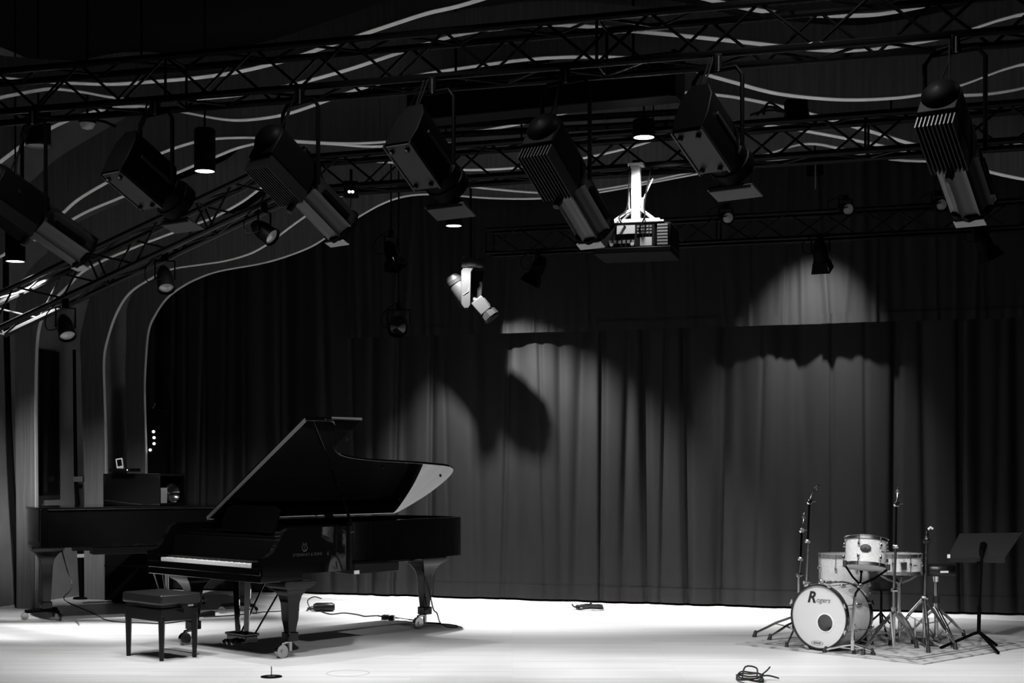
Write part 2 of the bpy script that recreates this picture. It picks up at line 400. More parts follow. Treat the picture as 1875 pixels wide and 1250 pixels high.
#PART2
# ================================================================== PIANOS
def piano_leg(t, l, y, top, wheel=(-.06, 0), foot=.16, caster=True):
    fr = Matrix.Translation((l, y, 0))
    mb = MB(fr)
    prof = [(foot, .034), (foot + .06, .038), (top - .30, .050), (top - .18, .056), (top - .12, .070), (top - .07, .105), (top - .045, .142), (top - .02, .152), (top, .152)]
    sec = []
    for z, h in prof:
        sec.append([(-h, -h * .9, z), (h, -h * .9, z), (h, h * .9, z), (-h, h * .9, z)])
    vs = [p for s_ in sec for p in s_]; fs = []
    for j in range(len(sec) - 1):
        for i in range(4): fs.append((j * 4 + i, j * 4 + (i + 1) % 4, j * 4 + 4 + (i + 1) % 4, j * 4 + 4 + i))
    fs += [(3, 2, 1, 0), tuple(range(len(vs) - 4, len(vs)))]
    mb.add(vs, fs); o = mb.build('leg', 'leglac', t, bevel=.004)
    MB(fr).box((0, 0, foot - .005), (.098, .094, .07)).build('foot_block', 'leglac', o, bevel=.006)
    if caster:
        wx, wy = wheel
        MB(fr).cyl((0, 0, .05), (0, 0, foot - .04), .018).build('ferrule', 'brass', o)
        c = MB(fr); c.cyl((wx, wy - .018, .052), (wx, wy + .018, .052), .052, n=20); c.cyl((wx, wy - .024, .052), (wx, wy + .024, .052), .016)
        c.build('caster_wheel', 'brass', o)
        f2 = MB(fr); f2.tube([(0, 0, .12), (wx * .5, 0, .118), (wx, wy, .11), (wx, wy, .10)], .014); f2.build('caster_fork', 'brass', o)
    return o
def bent_outline(L, W, k=1.0):
    # (distance along the length, distance from the spine), from treble front corner round to the tail
    s_ = L / 2.86
    pts = [(0.79, W), (0.865, W - .018), (0.94, W - .09), (1.02, W - .235), (1.11, W - .375), (1.24, W - .49), (1.42, W - .56), (1.70, W - .605), (2.05, W - .635), (2.30, W - .655), (2.52, W - .68), (2.68, W - .705), (2.79, W - .75), (2.845, W - .84), (2.863, W - .97), (2.855, W - 1.12), (2.825, W - 1.28), (2.775, W - 1.43), (2.73, .04), (2.70, 0)]
    pts = [(a * s_, b) for a, b in pts]
    return [(p.x, p.y) for p in spline([(a, b, 0) for a, b in pts], 4)]
def grand_piano(name, label, loc, rotz, L, W, lid_open, legs, wheel, foot, lift=0.0, fancy=True):
    t = thing(name, label, 'piano', loc, rotz)
    z0, z1 = .655 + lift, 1.01 + lift
    curve = bent_outline(L, W)
    # rim: wall of constant thickness that follows the outline; the arms slope down towards the keys
    line = [(0, W), (.05, W), (.10, W), (.15, W), (.20, W), (.25, W), (.45, W)] + curve + [(L * .75, 0), (L * .5, 0), (L * .25, 0), (.45, 0), (.25, 0), (.20, 0), (.15, 0), (.10, 0), (.05, 0), (0, 0)]
    def ztop(l):
        if l >= .25: return z1
        return {0: .79, .05: .80, .10: .83, .15: .90, .20: .985}.get(round(l, 2), 1.0) + lift
    th = .055; n = len(line); inner = []
    for i, (l, v) in enumerate(line):
        a_ = Vector(line[max(i - 1, 0)] + (0,)); b_ = Vector(line[min(i + 1, n - 1)] + (0,)); d = (b_ - a_).normalized()
        inner.append((l + d.y * th, v - d.x * th))
    Y = lambda v: W - v
    A = [(l, Y(v), z0) for l, v in line]; B = [(l, Y(v), ztop(l)) for l, v in line]
    C = [(l, Y(v), ztop(line[i][0])) for i, (l, v) in enumerate(inner)]; D = [(l, Y(v), z0) for l, v in inner]
    mb = MB(); mb.strip(A, B); mb.strip(B, C); mb.strip(C, D); mb.strip(D, A)
    mb.add([A[0], B[0], C[0], D[0], A[-1], B[-1], C[-1], D[-1]], [(0, 1, 2, 3), (4, 5, 6, 7)])
    mb.build('rim', 'lacquer', t)
    # bottom boards and plate
    poly = [(l, Y(v)) for l, v in [(.35, W - .04)] + [(a, b - .04) for a, b in curve if b > .08] + [(L * .92, .06), (.35, .04)]]
    MB().prism(poly, z0 + .02, z0 + .05).build('soundboard', 'satin', t)
    poly2 = [(l, Y(v)) for l, v in [(.58, W - .07)] + [(a - .04, b - .07) for a, b in curve if b > .2] + [(L * .88, .09), (.58, .08)]]
    MB().prism(poly2, z0 + .22, z0 + .235).build('iron_plate', 'plate' if lid_open else 'satin', t)
    # keybed, keys, fallboard
    MB().bbox((.0, .02, z0 - .055), (.40, W - .02, z0 + .0)).build('keybed', 'lacquer', t, bevel=.004)
    MB().bbox((-.004, .03, z0), (.018, W - .03, z0 + .055)).build('key_slip', 'lacquer', t, bevel=.004)
    k0, k1 = .175, W - .175
    for ya, yb in ((.056, k0 - .003), (k1 + .003, W - .056)):
        MB().bbox((.02, ya, z0), (.185, yb, z0 + .10)).build('cheek_block', 'lacquer', t, bevel=.006)
    kw = (k1 - k0) / 52
    mb = MB()
    for i in range(52):
        mb.bbox((.020, k0 + i * kw + .0007, z0 + .035), (.18, k0 + (i + 1) * kw - .0007, z0 + .082))
    o = mb.build('white_keys', 'ivory', t, smooth=False); o['kind'] = 'stuff'
    mb = MB()
    for i in range(51):
        if (51 - i) % 7 in (1, 2, 4, 5, 6) or i % 7 in ():
            yy = k0 + (i + 1) * kw; mb.bbox((.075, yy - .0055, z0 + .08), (.18, yy + .0055, z0 + .094))
    o = mb.build('black_keys', 'ink', t, smooth=False); o['kind'] = 'stuff'
    mb = MB(); mb.prism([(.185, z0 + .07), (.20, z0 + .07), (.245, z0 + .25), (.235, z0 + .265), (.222, z0 + .25)], 0, W - .14, Matrix(((1, 0, 0, 0), (0, 0, 1, .07), (0, 1, 0, 0), (0, 0, 0, 1))))
    mb.build('fallboard', 'lacquer', t, bevel=.004)
    MB().bbox((.235, .07, z0 + .26), (.56, W - .07, z0 + .285)).build('music_shelf', 'lacquer', t, bevel=.004)
    mb = MB(); mb.bbox((.24, .10, z0 + .286), (.50, .135, z0 + .30)); mb.bbox((.24, W - .135, z0 + .286), (.50, W - .10, z0 + .30))
    mb.build('desk_rail', 'brass', t)
    # lid
    ov = .012
    def outline(l0):
        return [(l0, W + ov)] + [(a + (ov if a > L * .9 else 0), b + ov) for a, b in curve if a > l0 and b > .01] + [(L * .944, -.0), (l0, -.0)]
    if lid_open:
        l0, ang = .60, R(lid_open)
        H = Matrix.Translation((0, W, z1 + .014)) @ Matrix.Rotation(-ang, 4, 'X')     # hinge on the spine
        fl = Matrix(((1, 0, 0, 0), (0, -1, 0, 0), (0, 0, 1, 0), (0, 0, 0, 1)))          # distance from the spine runs to -y
        lid = MB(H @ fl).prism(outline(l0), 0, .024).build('lid', 'lacquer', t, bevel=.004)
        mb = MB(H @ fl); mb.prism([(l0 + .005, .01), (l0 + .005, W + ov - .01), (l0 + .60, W + ov - .01), (l0 + .60, .01)], .026, .048)
        mb.build('front_flap', 'lacquer', t, bevel=.004)
        M['edge_sheen'] = mat('lid_edge_highlight', .22, .4)  # pale grey strips: the gleam of the lit lid edges put into colour
        MB(H @ fl).bbox((l0 - .004, .0, -.003), (l0 + .003, W, .028)).build('edge_highlight', 'edge_sheen', lid)
        MB(H @ fl).bbox((l0 + .28, W - .002, .030), (l0 + .60, W + .006, .046)).build('flap_highlight', 'edge_sheen', t)
        for a_, b_ in ((2.80, W - .86), (2.60, W - 1.28), (1.95, W - .70), (1.2, W - .25)):
            MB(H @ fl).cyl((a_, b_, -.012), (a_, b_, 0), .010).build('bumper', 'rubber', lid)
        for a_ in (.72, 1.25, 1.95):
            MB().box((a_, W + .004, z1 + .004), (.10, .012, .05)).build('hinge', 'brass', t, bevel=.002)
        # prop stick from the treble rim to the lid
        tip = H @ fl @ Vector((1.02, W - .36, 0))
        MB().tube([(.95, .09, z1 - .08), (.95, .09, z1 + .02), tip], .011, 8).build('prop_stick', 'lacquer', t)
        mb = MB(); mb.tube([(.86, -.006, z1 - .05), (.88, -.016, z1 - .05), (.90, -.006, z1 - .05)], .006)
        mb.build('lid_hook', 'brass', t)
        # music desk standing up
        mb = MB(Matrix.Translation((.44, W / 2 + .02, z0 + .286)) @ Matrix.Rotation(R(22), 4, 'Y'))
        mb.prism([(-.36, 0), (.36, 0), (.36, .20), (.28, .235), (-.28, .235), (-.36, .20)], -.01, .01, Matrix(((0, 0, 1, 0), (1, 0, 0, 0), (0, 1, 0, 0), (0, 0, 0, 1))))
        d = mb.build('music_desk', 'lacquer', t, bevel=.003)
        MB(Matrix.Translation((.415, W / 2 + .02, z0 + .30))).box((0, 0, 0), (.03, .74, .014)).build('desk_ledge', 'lacquer', d, bevel=.003)
        # strings as one stuff part
        mb = MB()
        for i in range(60):
            y_ = .12 + i * (W - .2) / 60; v_ = W - y_
            lm = max([a for a, b in curve if b >= v_] or [.9]) - .15
            mb.tube([(.62, y_, z0 + .25), (max(lm, .8), y_ + .0, z0 + .25)], .0012, 4)
        o = mb.build('strings', 'steel', t); o['kind'] = 'stuff'
    else:
        MB(Matrix(((1, 0, 0, 0), (0, -1, 0, W), (0, 0, 1, z1 + .003), (0, 0, 0, 1)))).prism([(.26, W + ov)] + outline(.27)[1:-2] + [(L * .944, -ov), (.26, -ov)], 0, .024).build('lid', 'lacquer', t, bevel=.005)
        MB(Matrix.Identity(4)).bbox((.60, -ov, z1 + .027), (.606, W + ov, z1 + .030)).build('lid_joint', 'brass', t)
    for (l, y_) in legs:
        piano_leg(t, l, y_, z0 - (.055 if l < .6 else 0), wheel, foot, caster=fancy)
    # lyre
    if fancy:
        ly, ll = W / 2 + .02, .40
        lo = MB().box((ll, ly, .085), (.12, .26, .06)).build('lyre_box', 'lacquer', t, bevel=.006)
        MB().box((ll, ly, .125), (.14, .28, .02)).build('lyre_moulding', 'lacquer', lo, bevel=.004)
        for s_ in (-1, 1):
            MB().tube([(ll, ly + s_ * .055, .13), (ll, ly + s_ * .07, .35), (ll, ly + s_ * .085, z0 - .05)], [.026, .030, .036], 4).build('lyre_post', 'lacquer', t)
            MB().cyl((ll + .05, ly + s_ * .09, .11), (ll + .42, ly + s_ * .14, z0 - .0), .008).build('lyre_brace', 'lacquer', t)
        for i in (-1, 0, 1):
            MB().tube([(ll - .05, ly + i * .065, .07), (ll - .12, ly + i * .065, .072), (ll - .15, ly + i * .065, .06)], [.010, .016, .012], 8).build('pedal', 'brass', t)
    return t
PA = R(47.0)
gp = grand_piano('grand_piano', 'glossy black concert grand piano with its lid propped open', (-1.88, 10.73, 0), PA, 2.93, 1.57, 31.5,
                 [(.36, .13), (.31, 1.36), (2.44, .80)], (-.085, 0), .165)
# box fixed under the belly, underframe and the mark on the cheek
MB().bbox((1.22, .36, .585), (1.72, .62, .665)).build('under_box', 'satin', gp, bevel=.006)
MB().box((1.235, .355, .60), (.05, .012, .03)).build('box_label', 'white', gp)
MB().bbox((.75, .80, .62), (2.55, .88, .675)).build('brace_beam', 'satin', gp, bevel=.005)
MB().bbox((.55, 1.15, .62), (2.6, 1.23, .675)).build('brace_beam', 'satin', gp, bevel=.005)
fr = frame((.43, -.0015, .80), (0, -1, 0), (1, 0, 0))
M['gold'] = mat('dim_brass_inlay', .045, .4, metal=.6)
lettering('side_lettering', 'STEINWAY & SONS', .034, fr, 'gold', gp)
mb = MB(frame((.40, -.001, .86), (0, -1, 0), (1, 0, 0)))
for s_ in (-1, 1):
    mb.tube([(s_ * .005, -.030, 0), (s_ * .022, -.020, 0), (s_ * .026, 0, 0), (s_ * .014, .018, 0), (s_ * .016, .034, 0)], .0028, 5)
for x_ in (-.006, 0, .006): mb.tube([(x_, -.022, 0), (x_, .030, 0)], .0012, 4)
mb.tube([(-.014, -.032, 0), (.014, -.032, 0)], .003, 5); mb.tube([(-.012, .018, 0), (.012, .018, 0)], .0015, 4)
mb.build('lyre_emblem', 'gold', gp)

# second piano, closed, its straight side towards us, on caster dollies
A2 = math.atan2(-.44, -.898)
u2 = Vector((math.cos(A2), math.sin(A2), 0)); w2 = Vector((-u2.y, u2.x, 0))      # +y of the piano = bass side = towards us
L2, W2 = 2.12, 1.46
tailc = G(85, 1133)
leg2 = [(L2 - .16, W2 - .40), (.34, .13), (.10, W2 - .16)]
org = tailc - u2 * leg2[0][0] - w2 * leg2[0][1]
g2 = grand_piano('grand_piano', 'closed black grand piano with an equipment case on top, against the left ribs', org, A2, L2, W2, 0, leg2, (-.05, 0), .14, lift=.055, fancy=False)
for (l, y_) in leg2:
    hub = MB().lathe([(.03, .075), (.05, .08), (.055, .10), (.03, .105)], Matrix.Translation((l, y_, 0)), 16).build('dolly_hub', 'black', g2)
    for k in range(3):
        a_ = R(90 + 120 * k + 25); ex, ey = l + .20 * math.cos(a_), y_ + .20 * math.sin(a_)
        MB().tube([(l, y_, .09), (l + .1 * math.cos(a_), y_ + .1 * math.sin(a_), .085), (ex, ey, .08)], [.022, .020, .018], 8).build('dolly_arm', 'black', g2)
        c = MB()
        for s_ in (-.014, .014):
            dx, dy = -math.sin(a_) * s_, math.cos(a_) * s_
            c.cyl((ex + dx * .4, ey + dy * .4, .036), (ex + dx * 1.6, ey + dy * 1.6, .036), .036, n=16)
        c.build('dolly_wheel', 'brass' if k != 1 else 'rubber', g2)
MB().bbox((.5, .08, .60), (L2 - .55, .16, .71)).build('brace_beam', 'satin', g2, bevel=.004)
MB().bbox((.45, W2 - .30, .63), (L2 - .55, W2 - .10, .70)).build('brace_beam', 'satin', g2, bevel=.004)

# equipment case on the second piano
top2 = 1.01 + .055 + .027
def on_top(px, py):                                          # where a pixel ray meets the closed lid's plane
    d = (CH - top2) * F / (py - HY); return Vector(((px - CX) * d / F, d, top2))
c0 = P(265, 922, 14.35); c0.z = top2
t = thing('amplifier_case', 'black equipment case with an open end showing a shiny round part, on the closed piano', 'case', c0, R(-24))
mb = MB(); wx, wy, wz = .70, .42, .315
mb.bbox((-wx / 2, -wy / 2, 0), (wx / 2, wy / 2, .02)); mb.bbox((-wx / 2, -wy / 2, wz - .02), (wx / 2, wy / 2, wz))
mb.bbox((-wx / 2, -wy / 2, .02), (-wx / 2 + .02, wy / 2, wz - .02)); mb.bbox((-wx / 2 + .02, -wy / 2, .02), (wx / 2, -wy / 2 + .02, wz - .02))
mb.bbox((-wx / 2 + .02, wy / 2 - .02, .02), (wx / 2, wy / 2, wz - .02)); mb.bbox((.12, -wy / 2 + .02, .02), (.14, wy / 2 - .02, wz - .02))
mb.build('case_body', 'satin', t, bevel=.004)
mb = MB(frame((.30, .06, .115), (1, -.1, 0.05), (0, 1, 0))); mb.lathe([(.10, -.06), (.105, .0), (.09, .01), (.07, -.02), (.03, -.05), (.0, -.055)], None, 24)
mb.build('driver_cone', 'chrome', t)
MB().box((.30, -.10, .10), (.03, .10, .15)).build('terminal_strip', 'white', t)
MB().tube([(-.30, -.25, .05), (0, -.235, .02), (.15, -.225, .012)], .004).build('cord', 'steel', t)
p = P(228, 863, 14.2)
t = thing('slim_receiver', 'slim dark box lying on the equipment case, with one small light', 'receiver', p, R(-24))
MB().box((0, 0, .016), (.27, .16, .032)).build('housing', 'satin', t, bevel=.003)
MB().cyl((.10, -.082, .016), (.10, -.078, .016), .005).build('indicator', 'led', t)
p = P(221, 858.5, 14.16)
t = thing('small_screen', 'small silver-framed screen standing upright on the slim box', 'screen', p, R(-10))
rt = Matrix.Translation((0, 0, .002)) @ Matrix.Rotation(R(-9), 4, 'Y')
mb = MB(rt); mb.bbox((-.035, -.008, 0), (-.026, .008, .105)); mb.bbox((.026, -.008, 0), (.035, .008, .105)); mb.bbox((-.026, -.008, .0), (.026, .008, .028)); mb.bbox((-.026, -.008, .095), (.026, .008, .105))
mb.build('frame', 'white', t); MB(rt).bbox((-.026, -.004, .028), (.026, .006, .095)).build('glass', 'screenm', t)

# piano bench
bn = (G(232, 1200) + G(360, 1203)) / 2
t = thing('piano_bench', 'black padded piano bench with square tapered legs', 'bench', bn, R(137.8))
hw, hd = .225, .150
mb = MB(); mb.bbox((-hw - .04, -hd - .035, .425), (hw + .04, hd + .035, .505)); c = mb.build('seat_cushion', 'leather', t, bevel=.018); c.modifiers['bevel'].segments = 4
MB().bbox((-hw - .015, -hd - .015, .405), (hw + .015, hd + .015, .425)).build('seat_board', 'satin', t)
MB().bbox((-hw - .02, -hd - .02, .30), (hw + .02, hd + .02, .395)).build('apron', 'satin', t, bevel=.004)
for sx in (-1, 1):
    for sy in (-1, 1):
        MB().tube([(sx * hw, sy * hd, .0), (sx * hw, sy * hd, .30), (sx * hw, sy * hd, .345)], [.021, .031, .033], 4).build('leg', 'satin', t, bevel=.003)
k = MB(); k.cyl((-hw - .02, -.02, .385), (-hw - .05, -.02, .385), .010); k.cyl((-hw - .05, -.02, .385), (-hw - .08, -.02, .385), .028, n=16)
k.build('height_knob', 'satin', t)
mb = MB(); mb.box((-hw - .018, -.10, .41), (.006, .05, .014)); mb.build('bracket', 'steel', t)

# things between the two pianos, behind the bench
p = G(290, 1112)
t = thing('folding_stand', 'thin chrome folding stand leaning between the pianos', 'stand', p)
for k, (xa, xb) in enumerate(((-.16, .08), (-.02, .12))):
    MB().tube([(xa, .02 * k, .70 - .06 * k), (xb, -.04, 0.01)], .009, 8).build('strut', 'chrome', t)
MB().tube([(.10, 0, .0), (.10, 0, .50)], .011, 8).build('upright', 'steel', t)
MB().tube([(.07, .02, .0), (.07, .02, .50)], .011, 8).build('upright', 'steel', t)

c_ = P(250, 1101, 15.45); c_.z = 0
t = thing('flight_case', 'large black flight case standing under the closed piano', 'case', c_, R(-20))
MB().bbox((-.30, -.16, .03), (.30, .16, .58)).build('box', 'matte', t, bevel=.01)
for x_ in (-.22, .22): MB().cyl((x_, -.10, .03), (x_, .10, .03), .03).build('caster', 'rubber', t)
MB().bbox((-.30, -.165, .40), (.30, -.16, .415)).build('lid_seam', 'satin', t)

# tall dark pole with clamp boxes behind the second piano
p = G(150, 1096)
t = thing('pole_stand', 'tall dark pole with clamp boxes standing between the wooden ribs', 'stand', p)
q = lambda px, py: P(px, py, p.y) - p
MB().tube([q(150, 1094), q(147, 1015), q(143, 935), q(139, 880), q(137, 740), q(136, 640)], [.030, .034, .03, .022, .02, .018], 10).build('pole', 'black', t)
MB().lathe([(.10, 0), (.09, .02), (.02, .03)], None, 20).build('base', 'black', t)
MB().box(q(144, 877), (.11, .07, .06)).build('clamp_box', 'dgrey', t, bevel=.004)
MB().box(q(151, 1017), (.10, .07, .04)).build('clamp_box', 'grey', t, bevel=.004)
MB().box(q(146, 890), (.05, .05, .05)).build('knuckle', 'black', t, bevel=.006)

# rack with lit diodes, in the dark behind the third rib
p = P(284, 850, 16.76); p.z = 0
t = thing('equipment_rack', 'black equipment rack with four glowing diodes in the dark corner', 'rack', p)
MB().bbox((-.13, -.06, 0), (.14, .05, 2.15)).build('cabinet', 'matte', t)
for px, py in ((281, 790), (282, 801), (282, 812), (275, 823.5)):
    c = P(px, py, 16.69) - p; MB().cyl((c.x, -.062, c.z), (c.x, -.072, c.z), .016, n=12).build('diode', 'led', t)
c = P(283, 743, 16.69) - p; MB().tube([c + Vector((-.018, -.02, -.03)), c + Vector((.015, -.02, .03))], .007).build('latch', 'steel', t)

# ------------------------------------------------------------------ cables and small things on the floor
def floor_path(pix, z=.006):
    return [G(x, y) + Vector((0, 0, z)) for x, y in pix]
def cable(label, pts, r=.006, name='cable', m='rubber', group=None, sp=5):
    base = Vector(pts[0]); base.z = 0
    mb = MB(Matrix.Translation(-base)); mb.tube(spline(pts, sp), r, 6)
    o = mb.build(name, m, loc=base); return tag(o, label, 'cable', group)
gc = 'cables on the stage floor'
st = P(113, 1006, 13.7)
cable('black cable hanging from the closed piano and trailing towards the bench', [st, P(122, 1040, 13.5), P(132, 1075, 13.2), Vector(G(150, 1105)) + Vector((0, -.6, .10))] + floor_path([(172, 1124), (195, 1136), (230, 1140), (262, 1141), (300, 1142), (345, 1136)]), .006, group=gc)
cable('thin cable crossing the floor behind the piano lyre', floor_path([(372, 1130), (400, 1129), (430, 1127), (470, 1122), (520, 1119), (548, 1117)]), .006, group=gc)
cable('thin cable from the coil to the small power boxes', floor_path([(585, 1119), (605, 1125), (630, 1123), (655, 1126), (668, 1129), (690, 1128), (702, 1130)]), .007, group=gc)
cable('cable between the white tape and the tail caster', floor_path([(722, 1131), (740, 1134), (758, 1136), (775, 1140), (790, 1141), (806, 1142)]), .006, group=gc)
tl = gp.matrix_world
bpy.context.view_layer.update()
tw = gp.matrix_world @ Vector((2.34, .80, .64)); tw2 = gp.matrix_world @ Vector((2.40, .72, .40)); tw3 = gp.matrix_world @ Vector((2.47, .72, .18))
cable('black cord running down the tail leg and looping on the floor', [tw, tw2, tw3, P(800, 1122, 12.9)] + floor_path([(806, 1141), (818, 1148), (832, 1149), (838, 1147), (822, 1144), (806, 1143)]), .006, group=gc)
def coil(name, label, px, py, rx, ry, loops, r, seed, extra=(), m='rubber', lift=.03):
    rnd = random.Random(seed); c = G(px, py); pts = []
    n = loops * 10
    for i in range(n + 1):
        a_ = 2 * math.pi * i / 10; k = rnd.uniform(.75, 1.08)
        pts.append((rx * k * math.cos(a_), ry * k * math.sin(a_), r + lift * abs(math.sin(a_ * .37 + seed)) + rnd.uniform(0, .01)))
    t = thing(name, label, 'cable', c, 0, gc)
    MB().tube(spline(pts, 3), r, 6).build('windings', m, t)
    for e in extra: MB().tube(spline(e, 4), r, 6).build('loose_end', m, t)
    return t
t = coil('coiled_cable', 'dark coiled cable with loose loops on the floor under the piano', 577, 1118, .09, .10, 2, .006, 2, [[(-.05, 0, .02), (-.08, .02, .10), (-.02, .05, .14), (.06, .05, .12)]])
mb = MB(); mb.lathe([(0, -.11), (.03, -.108), (.045, -.08), (.045, .08), (.03, .108), (0, .11)], frame((.10, -.06, .045), (1, .1, 0)), 16); o = mb.build('cable_reel', 'satin', t)
coil('coiled_cable', 'dark coiled cable lying by the curtain at mid stage', 1080, 1116, .13, .12, 3, .009, 5, [[(-.1, 0, .02), (-.16, .02, .03), (-.18, .06, .05)], [(0, 0, .04), (.01, -.05, .08), (.015, .02, .05)]])
coil('coiled_cable', 'black coiled cable at the front edge of the stage', 1372, 1246, .10, .16, 3, .006, 9, [[(-.05, 0, .01), (-.02, .05, .09), (.06, .05, .08), (.05, 0, .02)], [(.05, 0, .02), (.13, .05, .03), (.21, .02, .015)], [(.05, -.02, .02), (.12, .0, .07), (.15, .04, .09)]])
for lab, px, py, s_ in (('small black power box, the left of two beside the tail caster', 706, 1134, .05), ('small black power box with pale end nearest the white tape', 717, 1135, .035)):
    c = G(px, py); t = thing('power_box', lab, 'power box', c, R(-12), 'power boxes behind the piano')
    MB().bbox((-s_ / 1.6, -.04, 0), (s_ / 1.6, .04, .045)).build('housing', 'satin', t, bevel=.004)
    MB().bbox((s_ / 1.6, -.02, .005), (s_ / 1.6 + .008, .02, .04)).build('connector', 'grey', t)
c = G(737, 1135); o = MB(Matrix.Rotation(R(-6), 4, 'Z')).bbox((-.06, -.09, .001), (.06, .09, .004)).build('floor_tape', 'tape', loc=c); tag(o, 'strip of white tape stuck on the floor by the tail caster', 'tape')
c = G(375, 1128); t = thing('foot_pedal', 'small dark foot switch lying on the floor between the pianos', 'pedal', c, R(35))
MB().prism([(-.09, 0), (.09, 0), (.09, .05), (-.09, .02)], -.05, .05, Matrix(((1, 0, 0, 0), (0, 0, 1, 0), (0, 1, 0, 0), (0, 0, 0, 1)))).build('housing', 'satin', t, bevel=.004)
MB().bbox((-.09, -.05, .0), (-.14, .05, .018)).build('treadle', 'steel', t, bevel=.003)
# round floor socket with an upright pin, and the outline of a closed floor lid
c = G(497, 1239); t = thing('floor_socket', 'round black floor socket ring with an upright pin at the stage front', 'floor socket', c)
MB().ring(.030, .075, 0, .006, None, 40).build('ring', 'black', t)
MB().lathe([(.034, .001), (.03, .006), (.0, .007)], None, 24).build('cap', 'steel', t)
MB().cyl((0, 0, .004), (0, 0, .075), .0035).build('pin', 'black', t)
c = G(637, 1232); o = MB().ring(.150, .155, .0002, .0014, None, 64).build('floor_hatch_ring', 'grey', loc=c); tag(o, 'faint round lid outline let into the pale floor', 'floor hatch')
#PART3
# ================================================================== DRUM KIT
# rug
cl, cn, cb = G(1345, 1180), G(1690, 1217), G(1580, 1149); cr_ = cn + cb - cl
cc = (cl + cr_) / 2
t = thing('rug', 'worn oriental rug under the drum kit', 'rug', cc)
e1 = (cn - cl); e2 = (cb - cl)
def rugpt(a_, b_): 
    p = cl + e1 * a_ + e2 * b_ - cc; return (p.x, p.y)
MB().prism([rugpt(0, 0), rugpt(1, 0), rugpt(1, 1), rugpt(0, 1)], .0005, .007).build('field', 'rug', t, smooth=False)
for a0, b0, a1, b1 in ((0, 0, 1, .04), (0, .96, 1, 1), (0, .04, .04, .96), (.96, .04, 1, .96)):
    MB().prism([rugpt(a0, b0), rugpt(a1, b0), rugpt(a1, b1), rugpt(a0, b1)], .006, .0085).build('border', 'rug', t, smooth=False)
for k in (.09, .13):
    mb = MB()
    for a0, b0, a1, b1 in ((k, k, 1 - k, k + .012), (k, 1 - k - .012, 1 - k, 1 - k), (k, k, k + .012, 1 - k), (1 - k - .012, k, 1 - k, 1 - k)):
        mb.prism([rugpt(a0, b0), rugpt(a1, b0), rugpt(a1, b1), rugpt(a0, b1)], .006, .008)
    mb.build('border_line', 'dgrey', t, smooth=False)

def drum_parts(t, fr, r, h, lugs, shell='sparkle', hoop='hoop_chrome', bottom=True, double=True, lug_phase=0.0, top='head'):
    """shell with hoops, heads, lugs and rods; fr maps z = 0..h along the axis"""
    MB(fr).lathe([(r - .006, 0), (r, .0), (r, h), (r - .006, h), (r - .006, 0)], None, 40, False).build('shell', shell, t)
    for z, s_ in ((h, 1), (0, -1)):
        hp = MB(fr); a_, b_ = (z - .012, z + .016) if s_ > 0 else (z - .016, z + .012)
        hp.ring(r + .004, r + .010, a_, b_, None, 40)
        hp.ring(r + .004, r + .016, (b_ - .004) if s_ > 0 else a_, b_ if s_ > 0 else a_ + .004, None, 40)
        hp.build('hoop', hoop, t)
        MB(fr).lathe([(r + .004, z), (r + .002, z + s_ * .003), (0.0, z + s_ * .004)], None, 40, False).build('drum_head', top if s_ > 0 else 'head', t)
    for i in range(lugs):
        a_ = 2 * math.pi * i / lugs + lug_phase; c_, s_ = math.cos(a_), math.sin(a_)
        for z in ((h * .26, h * .74) if double else (h * .5,)):
            q = MB(fr @ Matrix.Rotation(a_, 4, 'Z')); q.box((r + .010, 0, z), (.024, .018, .036)); q.build('lug', 'chrome', t, bevel=.005)
        q = MB(fr @ Matrix.Rotation(a_, 4, 'Z'))
        q.cyl((r + .013, 0, h * .74 if double else h * .5), (r + .013, 0, h + .022), .0035, n=6); q.cyl((r + .013, 0, h * .26 if double else h * .5), (r + .013, 0, -.022), .0035, n=6)
        q.build('tension_rod', 'chrome', t)
# ---- bass drum
nk = Vector((-.700, -.714, 0)); rk = .262
kf = P(1501, 1128, 11.42); kf.z = rk + .016
kb = kf - nk * .36
base = (kf + kb) / 2; base.z = 0
t = thing('bass_drum', 'white sparkle bass drum with a ported white front head', 'drum', base)
fr = Matrix.Translation(-base) @ frame(kb, nk, (0, 0, 1))      # local x is up, z towards the front
MB(fr).lathe([(rk - .016, 0), (rk - .008, 0), (rk - .008, .36), (rk - .016, .36), (rk - .016, 0)], None, 48, False).build('shell', 'sparkle', t)
M['hoopblack'] = mat('black_hoop', .01, .25)
for z, s_ in ((.36, 1), (0, -1)):
    o = MB(fr).ring(rk - .012, rk, z - .018, z + .022, None, 56).build('hoop', 'hoopblack', t)
    MB(fr).ring(rk - .002, rk + .0015, z - .004, z + .006, None, 56).build('hoop_inlay', 'chrome', o)
# front head with a round port, off centre
hx, hy, hr = -.045, -.055, .072                                   # port centre in the head's plane (local x is up)
hd_ = MB(fr); n = 48; vs = []; fs = []
for i in range(n):
    a_ = 2 * math.pi * i / n
    vs.append((rk * .955 * math.cos(a_), rk * .955 * math.sin(a_), .366)); vs.append((hx + hr * math.cos(a_), hy + hr * math.sin(a_), .366))
for i in range(n):
    j = (i + 1) % n; fs.append((2 * i, 2 * j, 2 * j + 1, 2 * i + 1))
hd_.add(vs, fs); fh = hd_.build('front_head', 'head', t)
MB(fr @ Matrix.Translation((hx, hy, .367))).ring(hr - .003, hr + .004, 0, .003, None, 40).build('port_ring', 'white', fh)
MB(fr).lathe([(rk - .012, .0), (0, -.004)], None, 40, False).build('batter_head', 'head', t)
mb = MB(fr @ Matrix.Translation((-.17, -.0, .16))); mb.lathe([(.0, -.10), (.06, -.09), (.075, 0), (.06, .09), (0, .10)], None, 16); mb.build('damping_pillow', 'dgrey', t)
